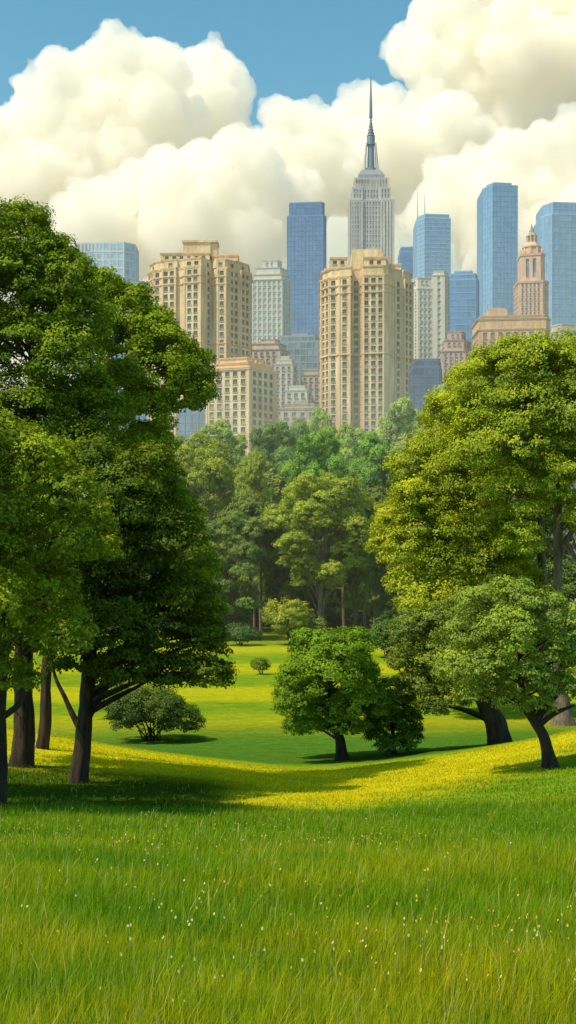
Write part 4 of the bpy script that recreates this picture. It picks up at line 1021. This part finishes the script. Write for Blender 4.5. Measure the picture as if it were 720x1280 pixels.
# ------------------------------------------------------------------ clouds
def cloud_mat(name, dens, col, em):
    m, nt, out = new_mat(name)
    v = N(nt, 'ShaderNodeVolumePrincipled')
    v.inputs['Color'].default_value = (*col, 1); v.inputs['Density'].default_value = dens; v.inputs['Anisotropy'].default_value = 0.0
    v.inputs['Emission Strength'].default_value = em*dens; v.inputs['Emission Color'].default_value = (1.0, .86, .64, 1)  # faint warm glow added to the vapour, lifts the shaded undersides
    nt.links.new(v.outputs[0], out.inputs['Volume']); return m
CL_SHARP = cloud_mat('cumulus_vapour', .019, (.9978, .9850, .9440), .015)
CL_SOFT = cloud_mat('soft_cumulus_vapour', .006, (.9978, .9850, .9440), .020)

def cloud(label, d, lobes, mat, seed, vox=7.0, sub=6, thick=1.0, disp=1.0):
    rr = random.Random(seed); bm = bmesh.new(); k = d/F
    cs = [P(x, y, d) for x, y, r in lobes]; org = sum(cs, Vector())/len(cs)
    for (x, y, r), c in zip(lobes, cs):
        c = c-org+Vector((0, rr.uniform(-.5, .5)*r*k*thick, 0)); R = r*k
        bmesh.ops.create_icosphere(bm, subdivisions=3, radius=R, matrix=Matrix.Translation(c))
        for q in range(sub):
            a = Vector((rr.gauss(0, 1), rr.gauss(-.2, .9), rr.gauss(.35, .8))).normalized(); r2 = R*rr.uniform(.24, .46)
            c2 = c+a*R*rr.uniform(.78, .98); bmesh.ops.create_icosphere(bm, subdivisions=2, radius=r2, matrix=Matrix.Translation(c2))
            for q2 in range(3):
                a2 = (a+Vector((rr.gauss(0, .7), rr.gauss(0, .7), rr.gauss(.2, .7)))).normalized()
                bmesh.ops.create_icosphere(bm, subdivisions=2, radius=r2*rr.uniform(.3, .5), matrix=Matrix.Translation(c2+a2*r2*.9))
    me = bpy.data.meshes.new('cloud'); bm.to_mesh(me); bm.free()
    o = link('cumulus_cloud', me, None, org)
    m = o.modifiers.new('r', 'REMESH'); m.mode = 'VOXEL'; m.voxel_size = vox*d/4000
    for s, st in ((110, 32), (45, 22), (20, 12), (10, 7)):
        t = bpy.data.textures.new('puff', 'CLOUDS'); t.noise_scale = s*d/4000; t.noise_depth = 2
        dm = o.modifiers.new('d', 'DISPLACE'); dm.texture = t; dm.texture_coords = 'LOCAL'; dm.strength = st*disp*d/4000; dm.mid_level = .5
    dg = bpy.context.evaluated_depsgraph_get(); dg.update()
    me2 = bpy.data.meshes.new_from_object(o.evaluated_get(dg)); o.modifiers.clear(); o.data = me2; me2.name = 'cumulus_cloud'
    me2.materials.clear(); me2.materials.append(mat)
    tag(o, label, 'cloud', 'cumulus clouds above the skyline')

cloud('billowing cream cumulus heaped up at the upper left of the sky', 4300, [(45, 118, 26), (70, 90, 28), (105, 88, 30), (150, 75, 34), (188, 76, 32), (212, 96, 30), (60, 150, 45), (125, 135, 55), (190, 140, 50), (20, 170, 38), (-20, 190, 50), (90, 200, 55), (160, 200, 55), (215, 165, 42), (30, 240, 60), (-20, 270, 60), (100, 260, 60), (150, 250, 50)], CL_SHARP, 1)
cloud('smaller cumulus puff poking out at the right of the upper left cloud', 4550, [(262, 84, 34), (288, 98, 26), (305, 115, 16), (292, 128, 26), (255, 130, 45), (280, 160, 38), (235, 100, 40)], CL_SHARP, 2)
cloud('broad cumulus bank low at left centre above the broad cream tower', 4000, [(170, 228, 26), (205, 208, 28), (250, 205, 36), (295, 195, 34), (320, 215, 40), (215, 245, 44), (270, 250, 46), (165, 265, 40), (340, 260, 50), (120, 290, 50), (230, 300, 60), (300, 310, 60), (168, 300, 48), (140, 262, 34)], CL_SHARP, 3)
cloud('cumulus heap between the dark blue tower and the upper left puff', 4350, [(348, 148, 26), (375, 155, 28), (404, 150, 22), (350, 190, 40), (395, 195, 42), (430, 220, 45), (370, 250, 50)], CL_SHARP, 4)
cloud('cumulus standing right behind the needle spire', 4500, [(436, 140, 24), (462, 126, 22), (490, 124, 18), (440, 180, 40), (480, 170, 40), (520, 190, 45), (470, 230, 50), (560, 165, 42), (596, 185, 42), (545, 215, 45)], CL_SHARP, 5)
cloud('towering cumulus running off the top at the upper right of the sky', 4700, [(512, 62, 30), (500, 80, 18), (540, 22, 32), (575, -10, 40), (540, 90, 36), (590, 50, 50), (640, 10, 55), (700, 0, 60), (650, 80, 55), (715, 90, 60), (590, 120, 50), (540, 140, 40), (553, 102, 30), (760, 40, 60), (690, 140, 50), (640, 150, 50)], CL_SHARP, 6)
cloud('lower cumulus bank above the slim slab at the right of the sky', 4000, [(560, 225, 30), (598, 212, 30), (640, 195, 30), (675, 180, 28), (712, 172, 30), (600, 260, 45), (660, 240, 48), (720, 230, 50), (545, 270, 40), (620, 310, 55), (700, 310, 60), (760, 200, 50)], CL_SHARP, 7)
cloud('pale far cloud sheet low behind the whole skyline', 5600, [(-60+i*52, 300+28*math.sin(i*1.9), 62) for i in range(17)]+[(-60+i*60, 400, 70) for i in range(15)]+[(-40+i*56, 225+20*math.sin(i*2.3), 52) for i in range(15)]+[(-20+i*60, 500, 70) for i in range(14)], CL_SOFT, 8, 14, 3)

# ------------------------------------------------------------------ summer haze over the city
def haze():
    m, nt, out = new_mat('summer_haze')
    v = N(nt, 'ShaderNodeVolumeScatter'); v.inputs['Color'].default_value = (1.0, .955, .88, 1); v.inputs['Density'].default_value = .00021; v.inputs['Anisotropy'].default_value = 0.0
    nt.links.new(v.outputs[0], out.inputs['Volume'])
    b = MB(); b.box(-2600, 2600, 400, 3200, -9.0, 240)
    tag(b.build('haze', m), kind='structure')
    m2, nt, out = new_mat('woodland_haze')
    v = N(nt, 'ShaderNodeVolumeScatter'); v.inputs['Color'].default_value = (.97, .97, .90, 1); v.inputs['Density'].default_value = .0007; v.inputs['Anisotropy'].default_value = 0.0
    nt.links.new(v.outputs[0], out.inputs['Volume'])
    b = MB(); b.box(-600, 600, 112, 398, -9.0, 48)
    tag(b.build('haze', m2), kind='structure')
haze()
